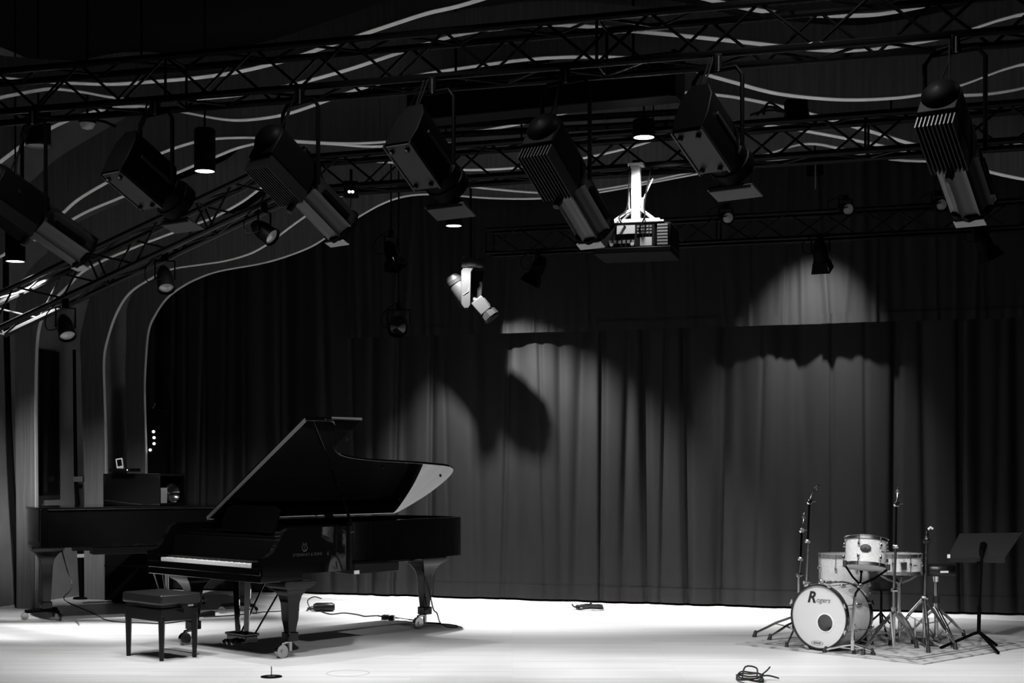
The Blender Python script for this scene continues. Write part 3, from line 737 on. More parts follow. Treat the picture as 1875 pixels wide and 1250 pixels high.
def headfr(ux, uy, z=.3675):                                        # ux to the viewer's right on the head, uy up
    y_ax = (fr.to_3x3() @ Vector((0, 1, 0)))
    s_ = 1 if y_ax.x > 0 else -1
    p_ = fr @ Vector((uy, ux * s_, z)); zz = nk; return frame(p_, zz, y_ax * s_)
lettering('head_lettering', 'R', .125, headfr(-.075, .150), 'ink', fh, shear=.28, bold=.004)
lettering('head_lettering', 'ogers', .058, headfr(.034, .134), 'dgrey', fh, shear=.35)
lettering('head_lettering', 'EVANS', .022, headfr(-.02, -.213), 'ink', fh, bold=.0006)
mb = MB(headfr(-.02, -.213) @ Matrix.Diagonal((1, .33, 1, 1))); mb.ring(.052, .056, -.0004, .0004, None, 32); mb.build('oval_mark', 'ink', fh)
for i in range(8):
    a_ = 2 * math.pi * (i + .5) / 8
    q = MB(fr @ Matrix.Rotation(a_, 4, 'Z')); q.box((rk + .004, 0, .18), (.026, .022, .07)); q.build('lug', 'chrome', t, bevel=.006)
    for z0_, z1_ in ((.20, .392), (.16, -.032)):
        q = MB(fr @ Matrix.Rotation(a_, 4, 'Z')); q.cyl((rk + .010, 0, z0_), (rk + .010, 0, z1_), .004, n=6)
        q.box((rk + .006, 0, z1_ - (.014 if z1_ > 0 else -.014)), (.018, .024, .030)); q.cyl((rk + .010, -.022, z1_), (rk + .010, .022, z1_), .005, n=6); q.build('claw', 'chrome', t)
for s_ in (-1, 1):                                                  # spurs
    p0 = fr @ Vector((-.07, s_ * (rk - .01), .27)); p1 = fr @ Vector((-.255, s_ * (rk + .05), .36)); p1.z = .018
    o = MB().tube([p0, (p0 + p1) / 2 + Vector((0, 0, .02)), p1], .008, 8).build('spur', 'chrome', t)
    MB().cyl(p1 + Vector((0, 0, .03)), p1 - Vector((0, 0, .016)), .012, .018).build('spur_foot', 'rubber', o)
    q = MB(); q.box(p0, (.03, .03, .05)); q.build('spur_bracket', 'chrome', t, bevel=.005)
q = MB(Matrix.Translation(-base)); tp = kf - nk * .12; q.box((tp.x, tp.y, 2 * rk + .022), (.06, .05, .03)); q.build('mount_plate', 'chrome', t, bevel=.006)

def foot(mb, p): mb.cyl((p[0], p[1], .0), (p[0], p[1], .035), .018, .012, 10)
def tripod(t, c, hub_z, feet, low_z, double=True, m='chrome', bend=0.0):
    """legs from a sliding hub to rubber feet with braces to a lower collar; c and feet local"""
    for fx, fy in feet:
        top = Vector((c[0], c[1], hub_z)); ft = Vector((fx, fy, .03)); d = (ft - top); sd = Vector((-d.y, d.x, 0)).normalized() * .010
        mid = top + d * .5 + Vector((0, 0, bend))
        for s_ in ((-1, 1) if double else (0,)):
            MB().tube([top + sd * s_, mid + sd * s_, ft + sd * s_ * .5], .008 if double else .009, 6).build('leg', m, t)
        MB().tube([Vector((c[0], c[1], low_z)), top + d * .55 + Vector((0, 0, bend * .9))], .005, 6).build('brace', m, t)
        q = MB(); q.tube([ft + Vector((0, 0, .02)) - d.normalized() * .02, Vector((fx, fy, .0)) + d.normalized() * .015 * Vector((1, 1, 0)).length * 0 + Vector((0, 0, .0))], [.014, .020], 8); q.build('rubber_foot', 'rubber', t)
def wingnut(t, p, ax=(1, 0, 0), s_=1.0):
    q = MB(frame(p, ax)); q.lathe([(.016 * s_, -.022 * s_), (.020 * s_, -.01), (.020 * s_, .01), (.016 * s_, .022 * s_)], None, 12); q.box((.026 * s_, 0, .018), (.036 * s_, .006, .016)); q.build('clamp', 'chrome', t, bevel=.002)

# ---- floor tom
fc = P(1545, 1015, 11.95); ftz = .735; fh_ = .40
t = thing('floor_tom', 'white sparkle floor tom standing behind the bass drum', 'drum', (fc.x, fc.y, 0))
drum_parts(t, Matrix.Translation((0, 0, ftz - fh_)), .205, fh_, 8, lug_phase=.25)
for k in range(3):
    a_ = R(200 + 120 * k); x, y = .228 * math.cos(a_), .228 * math.sin(a_)
    MB().tube([(x, y, ftz - .14), (x, y, .14), (x * 1.12, y * 1.12, .09), (x * 1.12, y * 1.12, .02)], .006, 8).build('leg', 'chrome', t)
    MB().cyl((x * 1.12, y * 1.12, 0), (x * 1.12, y * 1.12, .04), .016, .012).build('rubber_foot', 'rubber', t)
    MB().box((x * .97, y * .97, ftz - .22), (.04, .04, .06)).build('leg_bracket', 'chrome', t, bevel=.008)
# ---- rack tom
ax = Vector((.10, .20, 1)).normalized()
rc = P(1585, 1012, 11.25); rh, rr = .205, .158
t = thing('rack_tom', 'small white sparkle tom with a dark oval badge above the bass drum', 'drum', rc - ax * (rh / 2))
fr2 = frame((0, 0, 0), ax, (1, 0, 0))
drum_parts(t, fr2, rr, rh, 6, lug_phase=R(-62))
bd = R(-104)
bm_ = fr2 @ Matrix.Rotation(bd, 4, 'Z') @ Matrix.Translation((rr + .002, 0, rh * .56)) @ Matrix.Rotation(R(90), 4, 'Y') @ Matrix.Rotation(R(90), 4, 'Z')
q = MB(bm_ @ Matrix.Diagonal((1, .74, 1, 1))); q.lathe([(.042, -.004), (.042, .002), (.036, .004), (0, .004)], None, 28); b_ = q.build('badge', 'ink', t)
q = MB(bm_ @ Matrix.Diagonal((1, .74, 1, 1))); q.ring(.040, .043, .002, .005, None, 28); q.tube([(-.02, -.004, .006), (-.01, .012, .006), (.0, .0, .006), (.012, .012, .006), (.02, -.006, .006)], .003, 5); q.build('badge_emblem', 'chrome', b_)
lettering('small_mark', 'Rogers', .016, fr2 @ Matrix.Rotation(R(-48), 4, 'Z') @ Matrix.Translation((rr + .001, 0, rh * .52)) @ Matrix.Rotation(R(90), 4, 'Z') @ Matrix.Rotation(R(90), 4, 'X'), 'ink', t, shear=.3)
# stand cradling the rack tom
sb = G(1561, 1199)
t = thing('tom_stand', 'chrome basket stand carrying the small tom, beside the bass drum', 'stand', sb)
q = lambda px, py, d=None: P(px, py, d or 11.25) - sb
MB().tube([q(1560, 1182, sb.y), q(1562, 1130, sb.y), q(1565, 1092, sb.y)], .011, 8).build('lower_tube', 'chrome', t)
MB().tube([q(1565, 1094, sb.y), q(1567, 1085, 11.2), q(1575, 1074)], .009, 8).build('tilter_arm', 'black', t)
wingnut(t, q(1567, 1087, 11.2)); wingnut(t, q(1575, 1072), (0, 1, 0), 1.2)
MB().tube([q(1575, 1078), q(1575, 1066)], .016, 10).build('basket_hub', 'black', t)
bc = rc - ax * (rh / 2 + .018) - sb
for a_ in (R(200), R(-25), R(85)):
    e = bc + (fr2.to_3x3() @ Vector(((rr + .025) * math.cos(a_), (rr + .025) * math.sin(a_), 0)))
    o = MB().tube([q(1575, 1070), (q(1575, 1070) + e) / 2 + Vector((0, 0, -.015)), e, e + ax * .03], [.010, .009, .009, .012], 6).build('basket_arm', 'black', t)
    MB().tube([e - ax * .012, e + ax * .035], .014, 8).build('grip', 'rubber', o)
fl_ = [G(1509, 1196) - sb, G(1600, 1200) - sb, G(1585, 1190) - sb]
tripod(t, (0, 0), .085, [(f_.x, f_.y) for f_ in fl_], .05, bend=.0)
MB().cyl((0, 0, .04), (0, 0, .12), .017).build('tripod_hub', 'chrome', t)

# ---- snare drum and its stand
sc_ = P(1648, 1016, 11.85); sz = sc_.z; sh_ = .14
t = thing('snare_drum', 'shallow white sparkle snare drum beside the throne', 'drum', (sc_.x, sc_.y, sz - sh_))
drum_parts(t, Matrix.Identity(4), .172, sh_, 8, double=False, lug_phase=.2)
MB().box((-.02, -.182, .06), (.05, .02, .07)).build('strainer', 'chrome', t, bevel=.004)
lettering('small_mark', 'Rogers', .016, frame((.085, -.151, .065), (.47, -.86, 0), (.86, .47, 0)), 'ink', t, shear=.3)
ss = Vector((sc_.x, sc_.y + .02, 0))
t = thing('snare_stand', 'chrome tripod stand under the shallow snare drum', 'stand', ss)
MB().tube([(0, 0, .05), (0, 0, sz - sh_ - .16)], .013, 10).build('tube', 'chrome', t)
MB().cyl((0, 0, sz - sh_ - .17), (0, 0, sz - sh_ - .09), .02).build('basket_hub', 'chrome', t)
for a_ in (R(20), R(140), R(260)):
    e = Vector((.18 * math.cos(a_), .18 * math.sin(a_), sz - sh_ - .03))
    o = MB().tube([(0, 0, sz - sh_ - .10), e * .6 + Vector((0, 0, (sz - sh_) * .4 - .05)), e, e + Vector((0, 0, .03))], .007, 6).build('basket_arm', 'chrome', t)
    MB().tube([e, e + Vector((0, 0, .035))], .013, 8).build('grip', 'rubber', o)
wingnut(t, (.02, -.02, sz - sh_ - .15)); tripod(t, (0, 0), .26, [(-.27, .10), (.20, .24), (.06, -.30)], .10, bend=.02)
# ---- dark stool between floor tom and snare
c = P(1613, 1062, 12.5); t = thing('low_stool', 'dark round stool seat seen between floor tom and snare stand', 'stool', (c.x, c.y, 0))
MB().lathe([(.0, c.z - .09), (.13, c.z - .085), (.15, c.z - .06), (.15, c.z), (.13, c.z + .02), (0, c.z + .025)], None, 28).build('seat', 'leather', t)
MB().cyl((0, 0, .1), (0, 0, c.z - .08), .014).build('post', 'satin', t)
for a_ in (30, 150, 270):
    MB().tube([(0, 0, .2), (.2 * math.cos(R(a_)), .2 * math.sin(R(a_)), .01)], .009).build('leg', 'satin', t)
# ---- throne
tc_ = P(1714, 1045, 12.0)
t = thing('drum_throne', 'black round drum throne with a small white label', 'throne', (tc_.x, tc_.y, 0))
z = tc_.z
MB().lathe([(0, z - .035), (.150, z - .035), (.160, z - .02), (.162, z + .035), (.150, z + .052), (0, z + .058)], None, 36).build('seat', 'leather', t)
MB(frame((.02, -.164, z + .005), (.12, -1, 0))).box((0, 0, 0), (.07, .016, .003)).build('label_patch', 'white', t)
MB().cyl((0, 0, z - .035), (0, 0, z - .09), .03, .024).build('seat_clamp', 'chrome', t)
MB().cyl((0, 0, z - .09), (0, 0, .30), .014).build('inner_post', 'chrome', t)
MB().cyl((0, 0, .36), (0, 0, .02), .018).build('outer_post', 'chrome', t)
wingnut(t, (.03, -.01, z - .07)); MB().cyl((0, 0, .33), (0, 0, .39), .03).build('collar', 'rubber', t)
fl_ = [G(1669, 1161), G(1765, 1166), G(1750, 1190)]
tripod(t, (0, 0), .30, [(f_.x - tc_.x, f_.y - tc_.y) for f_ in fl_], .03, bend=.01)

# ---- cymbal stands (no cymbals on them)
def cymbal_stand(label, base, joints, feet, hub, boom, seeds=0):
    t = thing('cymbal_stand', label, 'stand', base, 0, 'cymbal stands around the kit')
    q = lambda a_: P(a_[0], a_[1], base.y) - base
    rad = [.0135, .011, .009, .008]
    for i in range(len(joints) - 1):
        MB().tube([q(joints[i]), q(joints[i + 1])], rad[min(i, 3)], 10).build('tube', 'chrome' if i < 2 else 'black', t)
        if i: wingnut(t, q(joints[i]), (1, .3, 0) if i % 2 else (-1, .3, 0), 1.0)
    b0 = q(joints[-1]); wingnut(t, b0, (0, 1, 0), 1.3)
    bp = [q(b_) + Vector((0, .03 * i, 0)) for i, b_ in enumerate(boom)]
    MB().tube([b0] + bp, .006, 8).build('boom_rod', 'chrome', t)
    q2 = MB(); q2.cyl(bp[-1] - (bp[-1] - bp[-2]).normalized() * .05, bp[-1] - (bp[-1] - bp[-2]).normalized() * .02, .018, .012); q2.build('felt', 'dgrey', t)
    q3 = MB(); q3.cyl(bp[-1] - (bp[-1] - bp[-2]).normalized() * .02, bp[-1] - (bp[-1] - bp[-2]).normalized() * .008, .014, .012, 8); q3.build('wing_nut', 'chrome', t)
    hz = q(hub).z
    MB().cyl((0, 0, hz - .03), (0, 0, hz + .03), .02).build('tripod_hub', 'chrome', t)
    tripod(t, (0, 0), hz, [((G(*f_) - base).x, (G(*f_) - base).y) for f_ in feet], max(hz - .19, .04), bend=.015)
    return t
b1 = G(1462, 1160); b1.x = P(1463, 1100, b1.y).x
cymbal_stand('short chrome cymbal stand at the left edge of the kit', b1, [(1463, 1150), (1463, 1052), (1466, 1022), (1468, 970)], [(1381, 1166), (1480, 1178), (1490, 1150)], (1463, 1125), [(1471, 955), (1474, 938)])
b2 = G(1476, 1172); b2.x = P(1476, 1100, b2.y).x
cymbal_stand('tall chrome cymbal stand with bent top just left of the toms', b2, [(1474, 1160), (1476, 1066), (1479, 990), (1482, 918)], [(1408, 1173), (1520, 1180), (1500, 1152)], (1475, 1128), [(1486, 906), (1493, 896), (1502, 888)])
b3 = G(1637, 1190); b3.x = P(1637, 1100, b3.y).x
cymbal_stand('tall chrome cymbal stand rising in front of the snare drum', b3, [(1636, 1180), (1637, 1080), (1640, 1000), (1641, 922)], [(1580, 1200), (1630, 1182), (1672, 1180)], (1637, 1118), [(1643, 908), (1646, 892)])
MB().tube([P(1631, 1120, b3.y - .12) - b3, P(1636, 1184, b3.y - .12) - b3], .012, 8).build('tube', 'chrome', bpy.data.objects[[o.name for o in bpy.data.objects if o.name.startswith('cymbal_stand')][-1]])
# ---- hi-hat stand with pedal
hb = G(1690, 1180); hb.x = P(1692, 1100, hb.y).x
t = thing('hihat_stand', 'chrome hi-hat stand with a pedal, right of the snare drum', 'stand', hb)
q = lambda px, py, dd=0: P(px, py, hb.y + dd) - hb
MB().tube([q(1692, 1172), q(1693, 1092)], .015, 10).build('tube', 'chrome', t); MB().tube([q(1693, 1096), q(1697, 996)], .011, 10).build('tube', 'chrome', t)
MB().tube([q(1697, 1000), q(1698, 966)], .004, 6).build('pull_rod', 'chrome', t)
MB(frame(q(1697, 992), (0, 0, 1))).lathe([(.012, -.02), (.030, -.008), (.034, .0), (.034, .008), (.028, .010), (.0, .012)], None, 20).build('cymbal_seat', 'rubber', t)
MB(frame(q(1697, 988), (0, 0, 1))).lathe([(.030, 0), (.030, .006), (.014, .012), (.016, .04), (.012, .06), (.010, .075), (0, .078)], None, 20).build('clutch', 'chrome', t)
q2 = MB(); q2.tube([q(1699, 969), q(1704, 965), q(1708, 968)], .010, 8); q2.build('clutch_lever', 'white', t)
wingnut(t, q(1694, 1056), (1, 0, 0), 1.2); wingnut(t, q(1693, 1094), (-1, .2, 0), 1.2)
tripod(t, (q(1692, 1090).x, 0), q(1692, 1094).z, [((G(*f_) - hb).x, (G(*f_) - hb).y) for f_ in ((1640, 1165), (1700, 1196), (1745, 1186))], q(1692, 1094).z - .22, bend=.02)
MB(Matrix.Translation((-.02, -.16, 0))).prism([(-.14, .012), (.15, .05), (.15, .06), (-.14, .022)], -.045, .045, Matrix(((0, 0, 1, 0), (-1, 0, 0, 0), (0, 1, 0, 0), (0, 0, 0, 1))) if False else Matrix(((0, 0, 1, 0), (1, 0, 0, 0), (0, 1, 0, 0), (0, 0, 0, 1)))).build('foot_board', 'chrome', t, bevel=.002)
MB().box((-.02, -.30, .015), (.10, .05, .03)).build('heel_plate', 'chrome', t, bevel=.003)
for s_ in (-.055, .055): MB().tube([(s_ - .02, .0, .02), (s_ - .02, .0, .22)], .008, 8).build('frame_post', 'chrome', t)
# ---- bass drum pedal behind the drum
pb = Vector((kb.x, kb.y, 0)) - nk * .16
t = thing('bass_drum_pedal', 'chrome bass drum pedal at the drummer side of the bass drum', 'pedal', pb)
an = math.atan2(nk.y, nk.x); rz = Matrix.Rotation(an, 4, 'Z')
MB(rz).prism([(-.16, .01), (.10, .07), (.10, .08), (-.16, .02)], -.045, .045, Matrix(((1, 0, 0, 0), (0, 0, 1, 0), (0, 1, 0, 0), (0, 0, 0, 1)))).build('foot_board', 'chrome', t, bevel=.002)
for s_ in (-.06, .06): MB(rz).tube([(.09, s_, 0), (.09, s_, .22)], .010, 8).build('frame_post', 'chrome', t)
MB(rz).cyl((.09, -.07, .22), (.09, .07, .22), .008).build('axle', 'chrome', t)
b_ = MB(rz).tube([(.09, 0, .22), (.05, 0, .38)], .005, 6).build('beater_rod', 'chrome', t); MB(rz).cyl((.03, 0, .37), (.075, 0, .39), .025, .025).build('beater', 'dgrey', b_)
MB(rz).bbox((-.2, -.05, 0), (-.14, .05, .022)).build('heel_plate', 'chrome', t, bevel=.003)

M['deskgrey'] = mat('music_desk_paint', .022, .4, spec=.3)
# ---- music stand
mc = G(1795, 1186)
t = thing('music_stand', 'black music stand with its desk turned from us, right of the drums', 'music stand', mc)
q = lambda px, py, dd=0: P(px, py, mc.y + dd) - mc
MB().tube([q(1792, 1158), q(1793, 1110)], .016, 10).build('lower_tube', 'black', t)
MB().tube([q(1793, 1118), q(1798, 1014)], .011, 10).build('upper_tube', 'black', t)
# the desk: tilted sheet, top edge nearer the player
c4 = [q(1735, 1020, .10), q(1840, 1021, -.06), q(1872, 975, .16), q(1757, 977, .32)]
n_ = (c4[1] - c4[0]).cross(c4[3] - c4[0]).normalized()
vs = [p_ + n_ * s_ for s_ in (.003, -.003) for p_ in c4]
d_ = MB().add(vs, [(0, 1, 2, 3), (7, 6, 5, 4), (0, 4, 5, 1), (1, 5, 6, 2), (2, 6, 7, 3), (3, 7, 4, 0)]).build('desk', 'deskgrey', t, smooth=False)
up_ = (c4[3] - c4[0]).normalized()
q2 = MB(); bk = n_ if n_.y > 0 else -n_
q2.add([c4[0], c4[1], c4[1] + bk * .05, c4[0] + bk * .05, c4[0] - up_ * .004, c4[1] - up_ * .004, c4[1] + bk * .05 - up_ * .004, c4[0] + bk * .05 - up_ * .004], [(0, 1, 2, 3), (7, 6, 5, 4), (0, 4, 5, 1), (1, 5, 6, 2), (2, 6, 7, 3), (3, 7, 4, 0)]); q2.build('ledge', 'deskgrey', d_, smooth=False)
cm = (c4[0] + c4[1] + c4[2] + c4[3]) / 4
MB().tube([q(1798, 1018), q(1797, 1010, .0), cm - bk * .004], [.016, .02, .03], 12).build('tilt_head', 'black', t)
q2 = MB(); q2.cyl(q(1794, 1030), q(1789, 1030), .012); q2.build('clamp_knob', 'black', t)
MB().box(q(1737, 1018, .09), (.022, .012, .03)).build('clip', 'white', t)
for f_ in ((1722, 1189), (1825, 1184), (1828, 1198)):
    e = G(*f_) - mc; tp = q(1792, 1157)
    MB().tube([tp, tp + (e - tp) * .12 + Vector((0, 0, .006)), Vector((e.x, e.y, .014))], .013, 8).build('leg', 'black', t)
#PART4
# ================================================================== RIGGING
def unit_cyl():
    return MB().cyl((0, 0, 0), (0, 0, 1), 1, n=8).mesh('bar')
BAR = {}
def bar(name, p0, p1, r, m, parent):
    if m not in BAR:
        me = unit_cyl(); me.materials.append(M[m]); BAR[m] = me
    o = bpy.data.objects.new(name, BAR[m]); COL.objects.link(o); o.parent = parent
    d = Vector(p1) - Vector(p0)
    o.matrix_local = frame(p0, d, (0.31, .87, .2)) @ Matrix.Diagonal((r, r, d.length, 1)); return o
def truss(label, A, B, size, bays, m='trussm', rc=.024, rb=.010, sides=('front', 'back', 'top', 'bottom')):
    """box truss whose top front chord runs from A to B"""
    base = (A + B) / 2 - Vector((0, 0, size)); t = thing('lighting_truss', label, 'truss', base, 0, 'black lighting trusses')
    u = (B - A).normalized(); back = Vector((-u.y, u.x, 0)).normalized()
    if back.y < 0: back = -back
    dn = -u.cross(back).normalized()
    if dn.z > 0: dn = -dn
    cs = {'tf': A, 'tb': A + back * size, 'bf': A + dn * size, 'bb': A + dn * size + back * size}
    for k_, p in cs.items(): bar('chord', p - base, p + (B - A) - base, rc, m, t)
    L_ = (B - A).length; st = L_ / bays
    pairs = {'front': ('bf', 'tf'), 'back': ('bb', 'tb'), 'top': ('tf', 'tb'), 'bottom': ('bf', 'bb')}
    for s_ in sides:
        a_, b_ = pairs[s_]
        for i in range(bays):
            x0, x1 = (a_, b_) if (i % 2 == 0) != (s_ in ('back', 'bottom')) else (b_, a_)
            bar('brace', cs[x0] + u * st * i - base, cs[x1] + u * st * (i + 1) - base, rb, m, t)
    for i in range(0, bays + 1, max(bays // 3, 1)):
        for a_, b_ in (('bf', 'bb'), ('tf', 'tb'), ('bf', 'tf'), ('bb', 'tb')):
            bar('rung', cs[a_] + u * st * i - base, cs[b_] + u * st * i - base, rb, m, t)
    return t
def chord_d(px, h, y0, y1):                                    # depth of a level chord of height h above the eye seen along a pixel line
    return h * F / (HY - (y0 + (y1 - y0) * px / 1875.0))
NH = 2.477
def near(px): return chord_d(px, NH, 205, 53)
zb = CH + NH
SZ = .285
A_ = P(-360, 205 - 152 * -360 / 1875, near(-360)); B_ = P(2290, 205 - 152 * 2290 / 1875, near(2290))
truss('nearest black truss along the top carrying the large spotlights', A_ + Vector((0, 0, SZ)), B_ + Vector((0, 0, SZ)), SZ, 29)
MH = 2.62
def mid_d(px): return chord_d(px, MH, 331, 187)
Am, Bm = P(560, 331 - 144 * 560 / 1875, mid_d(560)), P(2310, 331 - 144 * 2310 / 1875, mid_d(2310))
truss('middle black lattice truss in front of the wooden waves', Am, Bm, .27, 22, rc=.026)
As, Bs = P(-40, 556, 12.3), P(560, 272, 12.1)
truss('slanting truss climbing from the lower left beside the ribs', As, Bs, .27, 9, m='truss2', rc=.026)
FH = 2.35
def far_d(px): return chord_d(px, FH, 469, 365)
Af, Bf = P(890, 469 - 104 * 890 / 1875, far_d(890)), P(2310, 469 - 104 * 2310 / 1875, far_d(2310))
truss('farthest dim truss hanging before the upper curtain', Af, Bf, .235, 21, rc=.018, rb=.007, sides=('front', 'back'))
# drop rods that hold the trusses up to the ceiling
def drop(px, dfun, z, label):
    d = dfun(px); X = (px - CX) * d / F
    o = MB().cyl((0, 0, 0), (0, 0, 5.9 - z), .008).build('drop_rod', 'black', loc=(X, d + .13, z)); tag(o, label, 'rod', 'truss drop rods')
for px, lab in ((250, 'thin dark rod above the left half of the nearest truss'), (1460, 'thin dark rod above the right half of the nearest truss')): drop(px, near, zb + SZ, lab)
for px, lab in ((955, 'thin dark rod above the middle truss, left of the projector'), (1640, 'thin pale-tipped rod above the middle truss at the right')): drop(px, mid_d, CH + MH, lab)

# long black housing with two rails, between the nearest and the middle truss
d0, d1 = 10.9, 10.15
a_, b_ = P(765, 190, d0), P(1238, 165, d1)
t = thing('screen_housing', 'long black screen housing hung across the middle under the ceiling', 'screen housing', (a_ + b_) / 2)
c_ = t.location.copy(); u = (b_ - a_); ang = math.atan2(u.y, u.x); Ls = math.hypot(u.x, u.y)
MB(Matrix.Rotation(ang, 4, 'Z')).bbox((-Ls / 2, -.12, -.11), (Ls / 2, .12, .20)).build('housing', 'black', t, bevel=.01)
MB(Matrix.Rotation(ang, 4, 'Z')).bbox((-Ls / 2 - .03, -.13, -.12), (-Ls / 2, .13, .21)).build('end_cap', 'black', t)
MB(Matrix.Rotation(ang, 4, 'Z')).bbox((Ls / 2, -.13, -.12), (Ls / 2 + .03, .13, .21)).build('end_cap', 'black', t)
for x_ in (-.7, .7): MB(Matrix.Rotation(ang, 4, 'Z')).cyl((x_, 0, .2), (x_, 0, 5.9 - c_.z), .010).build('hanger', 'black', t)
for lab, py0, py1 in (('upper of two dark rails under the screen housing', 232, 205), ('lower dark rail under the screen housing, touching the middle truss', 250, 224)):
    pa, pb_ = P(770, py0, 12.0), P(1245, py1, 11.65); mid = (pa + pb_) / 2; t2 = thing('curtain_rail', lab, 'rail', mid, 0, 'dark rails')
    MB(Matrix.Translation(-mid)).tube([pa, pb_], .028, 4).build('rail', 'black', t2)
    for k in (.1, .5, .9):
        p = pa + (pb_ - pa) * k - mid; MB().cyl(p, p + Vector((0, 0, 5.9 - mid.z - p.z)), .006).build('hanger', 'black', t2)
    for k in range(9):
        p = pa + (pb_ - pa) * ((k + .5) / 9) - mid; MB().box(p + Vector((0, -.03, -.02)), (.03, .02, .03)).build('glider', 'satin', t2)

# ---- large spotlights hung from the nearest truss
def spot_frame(c, fwd):
    f = Vector(fwd).normalized(); up = Vector((0, 0, 1)); rt = f.cross(up).normalized(); up = rt.cross(f)
    m = Matrix((rt, f, up)).transposed().to_4x4(); m.translation = c; return m
def yoke(t, c, fwd, chord_z, w=.16, m='black'):
    f = Vector(fwd); rt = Vector((f.y, -f.x, 0)).normalized(); h = chord_z - c.z
    top = h - .10
    pts = [rt * -w + Vector((0, 0, -.03)), rt * -w + Vector((0, 0, top - .05)), rt * (-w + .04) + Vector((0, 0, top)), rt * (w - .04) + Vector((0, 0, top)), rt * w + Vector((0, 0, top - .05)), rt * w + Vector((0, 0, -.03))]
    o = MB().tube(pts, .014, 8).build('yoke', m, t)
    MB().box((0, 0, h - .055), (.05, .06, .10)).build('hook_clamp', m, o, bevel=.006)
    MB().cyl((0, -.03, h - .11), (0, -.03, h - .02), .008).build('clamp_bolt', 'steel', o)
    return o
def flex(t, pts, r=.006): return MB().tube(spline(pts, 5), r, 6).build('cord', 'matte', t)
def spot_plate(label, px, py, fwd, lens_w=0, aim=None, size=70):
    d = near(px); c = P(px, py, d); t = thing('spotlight', label, 'spotlight', c, 0, 'large spotlights on the nearest truss')
    fr = spot_frame(Vector((0, 0, 0)), fwd)
    S_ = Matrix(((1, 0, 0, 0), (0, 0, 1, 0), (0, 1, 0, 0), (0, 0, 0, 1)))
    hexa = [(-.100, -.165), (.100, -.165), (.112, -.05), (.100, .09), (.055, .17), (-.055, .17), (-.100, .09), (-.112, -.05)]
    b_ = MB(fr @ S_).prism(hexa, -.34, .06).build('housing', 'black', t, bevel=.006)
    MB(fr).bbox((-.090, -.33, -.178), (.090, .05, -.167)).build('bottom_plate', 'base_plate', t, bevel=.002)
    for x_ in (-.06, .06):
        for y_ in (-.29, .01): MB(fr).lathe([(.014, -.178), (.017, -.184), (.014, -.206), (0, -.208)], Matrix.Translation((x_, y_, 0)), 12).build('knob', 'rubber', t)
    for x_ in (-.10, .10): MB(fr).bbox((x_ - .006, -.34, -.184), (x_ + .006, .06, -.160)).build('side_rail', 'satin', t)
    MB(fr).lathe([(.105, .06), (.128, .07), (.128, .15), (.138, .155), (.138, .24), (.125, .245), (.12, .20), (.0, .195)], Matrix.Rotation(R(-90), 4, 'X'), 20).build('barrel', 'black', t)
    MB(fr).bbox((.110, -.25, .0), (.120, .05, .02)).build('slide_track', 'alu', t)
    MB(fr).lathe([(.118, .202), (.06, .212), (0, .216)], Matrix.Rotation(R(-90), 4, 'X'), 20).build('lens', 'lens', t)
    MB(fr @ Matrix.Translation((0, .26, -.135)) @ Matrix.Rotation(R(10), 4, 'X')).bbox((-.155, -.02, -.005), (.155, .14, .005)).build('flap', 'base_plate', t, bevel=.002)
    MB(fr).bbox((-.14, .245, -.15), (.14, .26, -.12)).build('flap_frame', 'black', t)
    yoke(t, c, fwd, zb, .165)
    flex(t, [(-.05, -.1, .12), (-.10, -.08, .28), (-.06, -.05, .42), (-.02, 0, zb - c.z)]); flex(t, [(-.08, -.12, .10), (-.13, -.08, .22), (-.05, -.03, zb - c.z - .03)])
    return t, c, fr
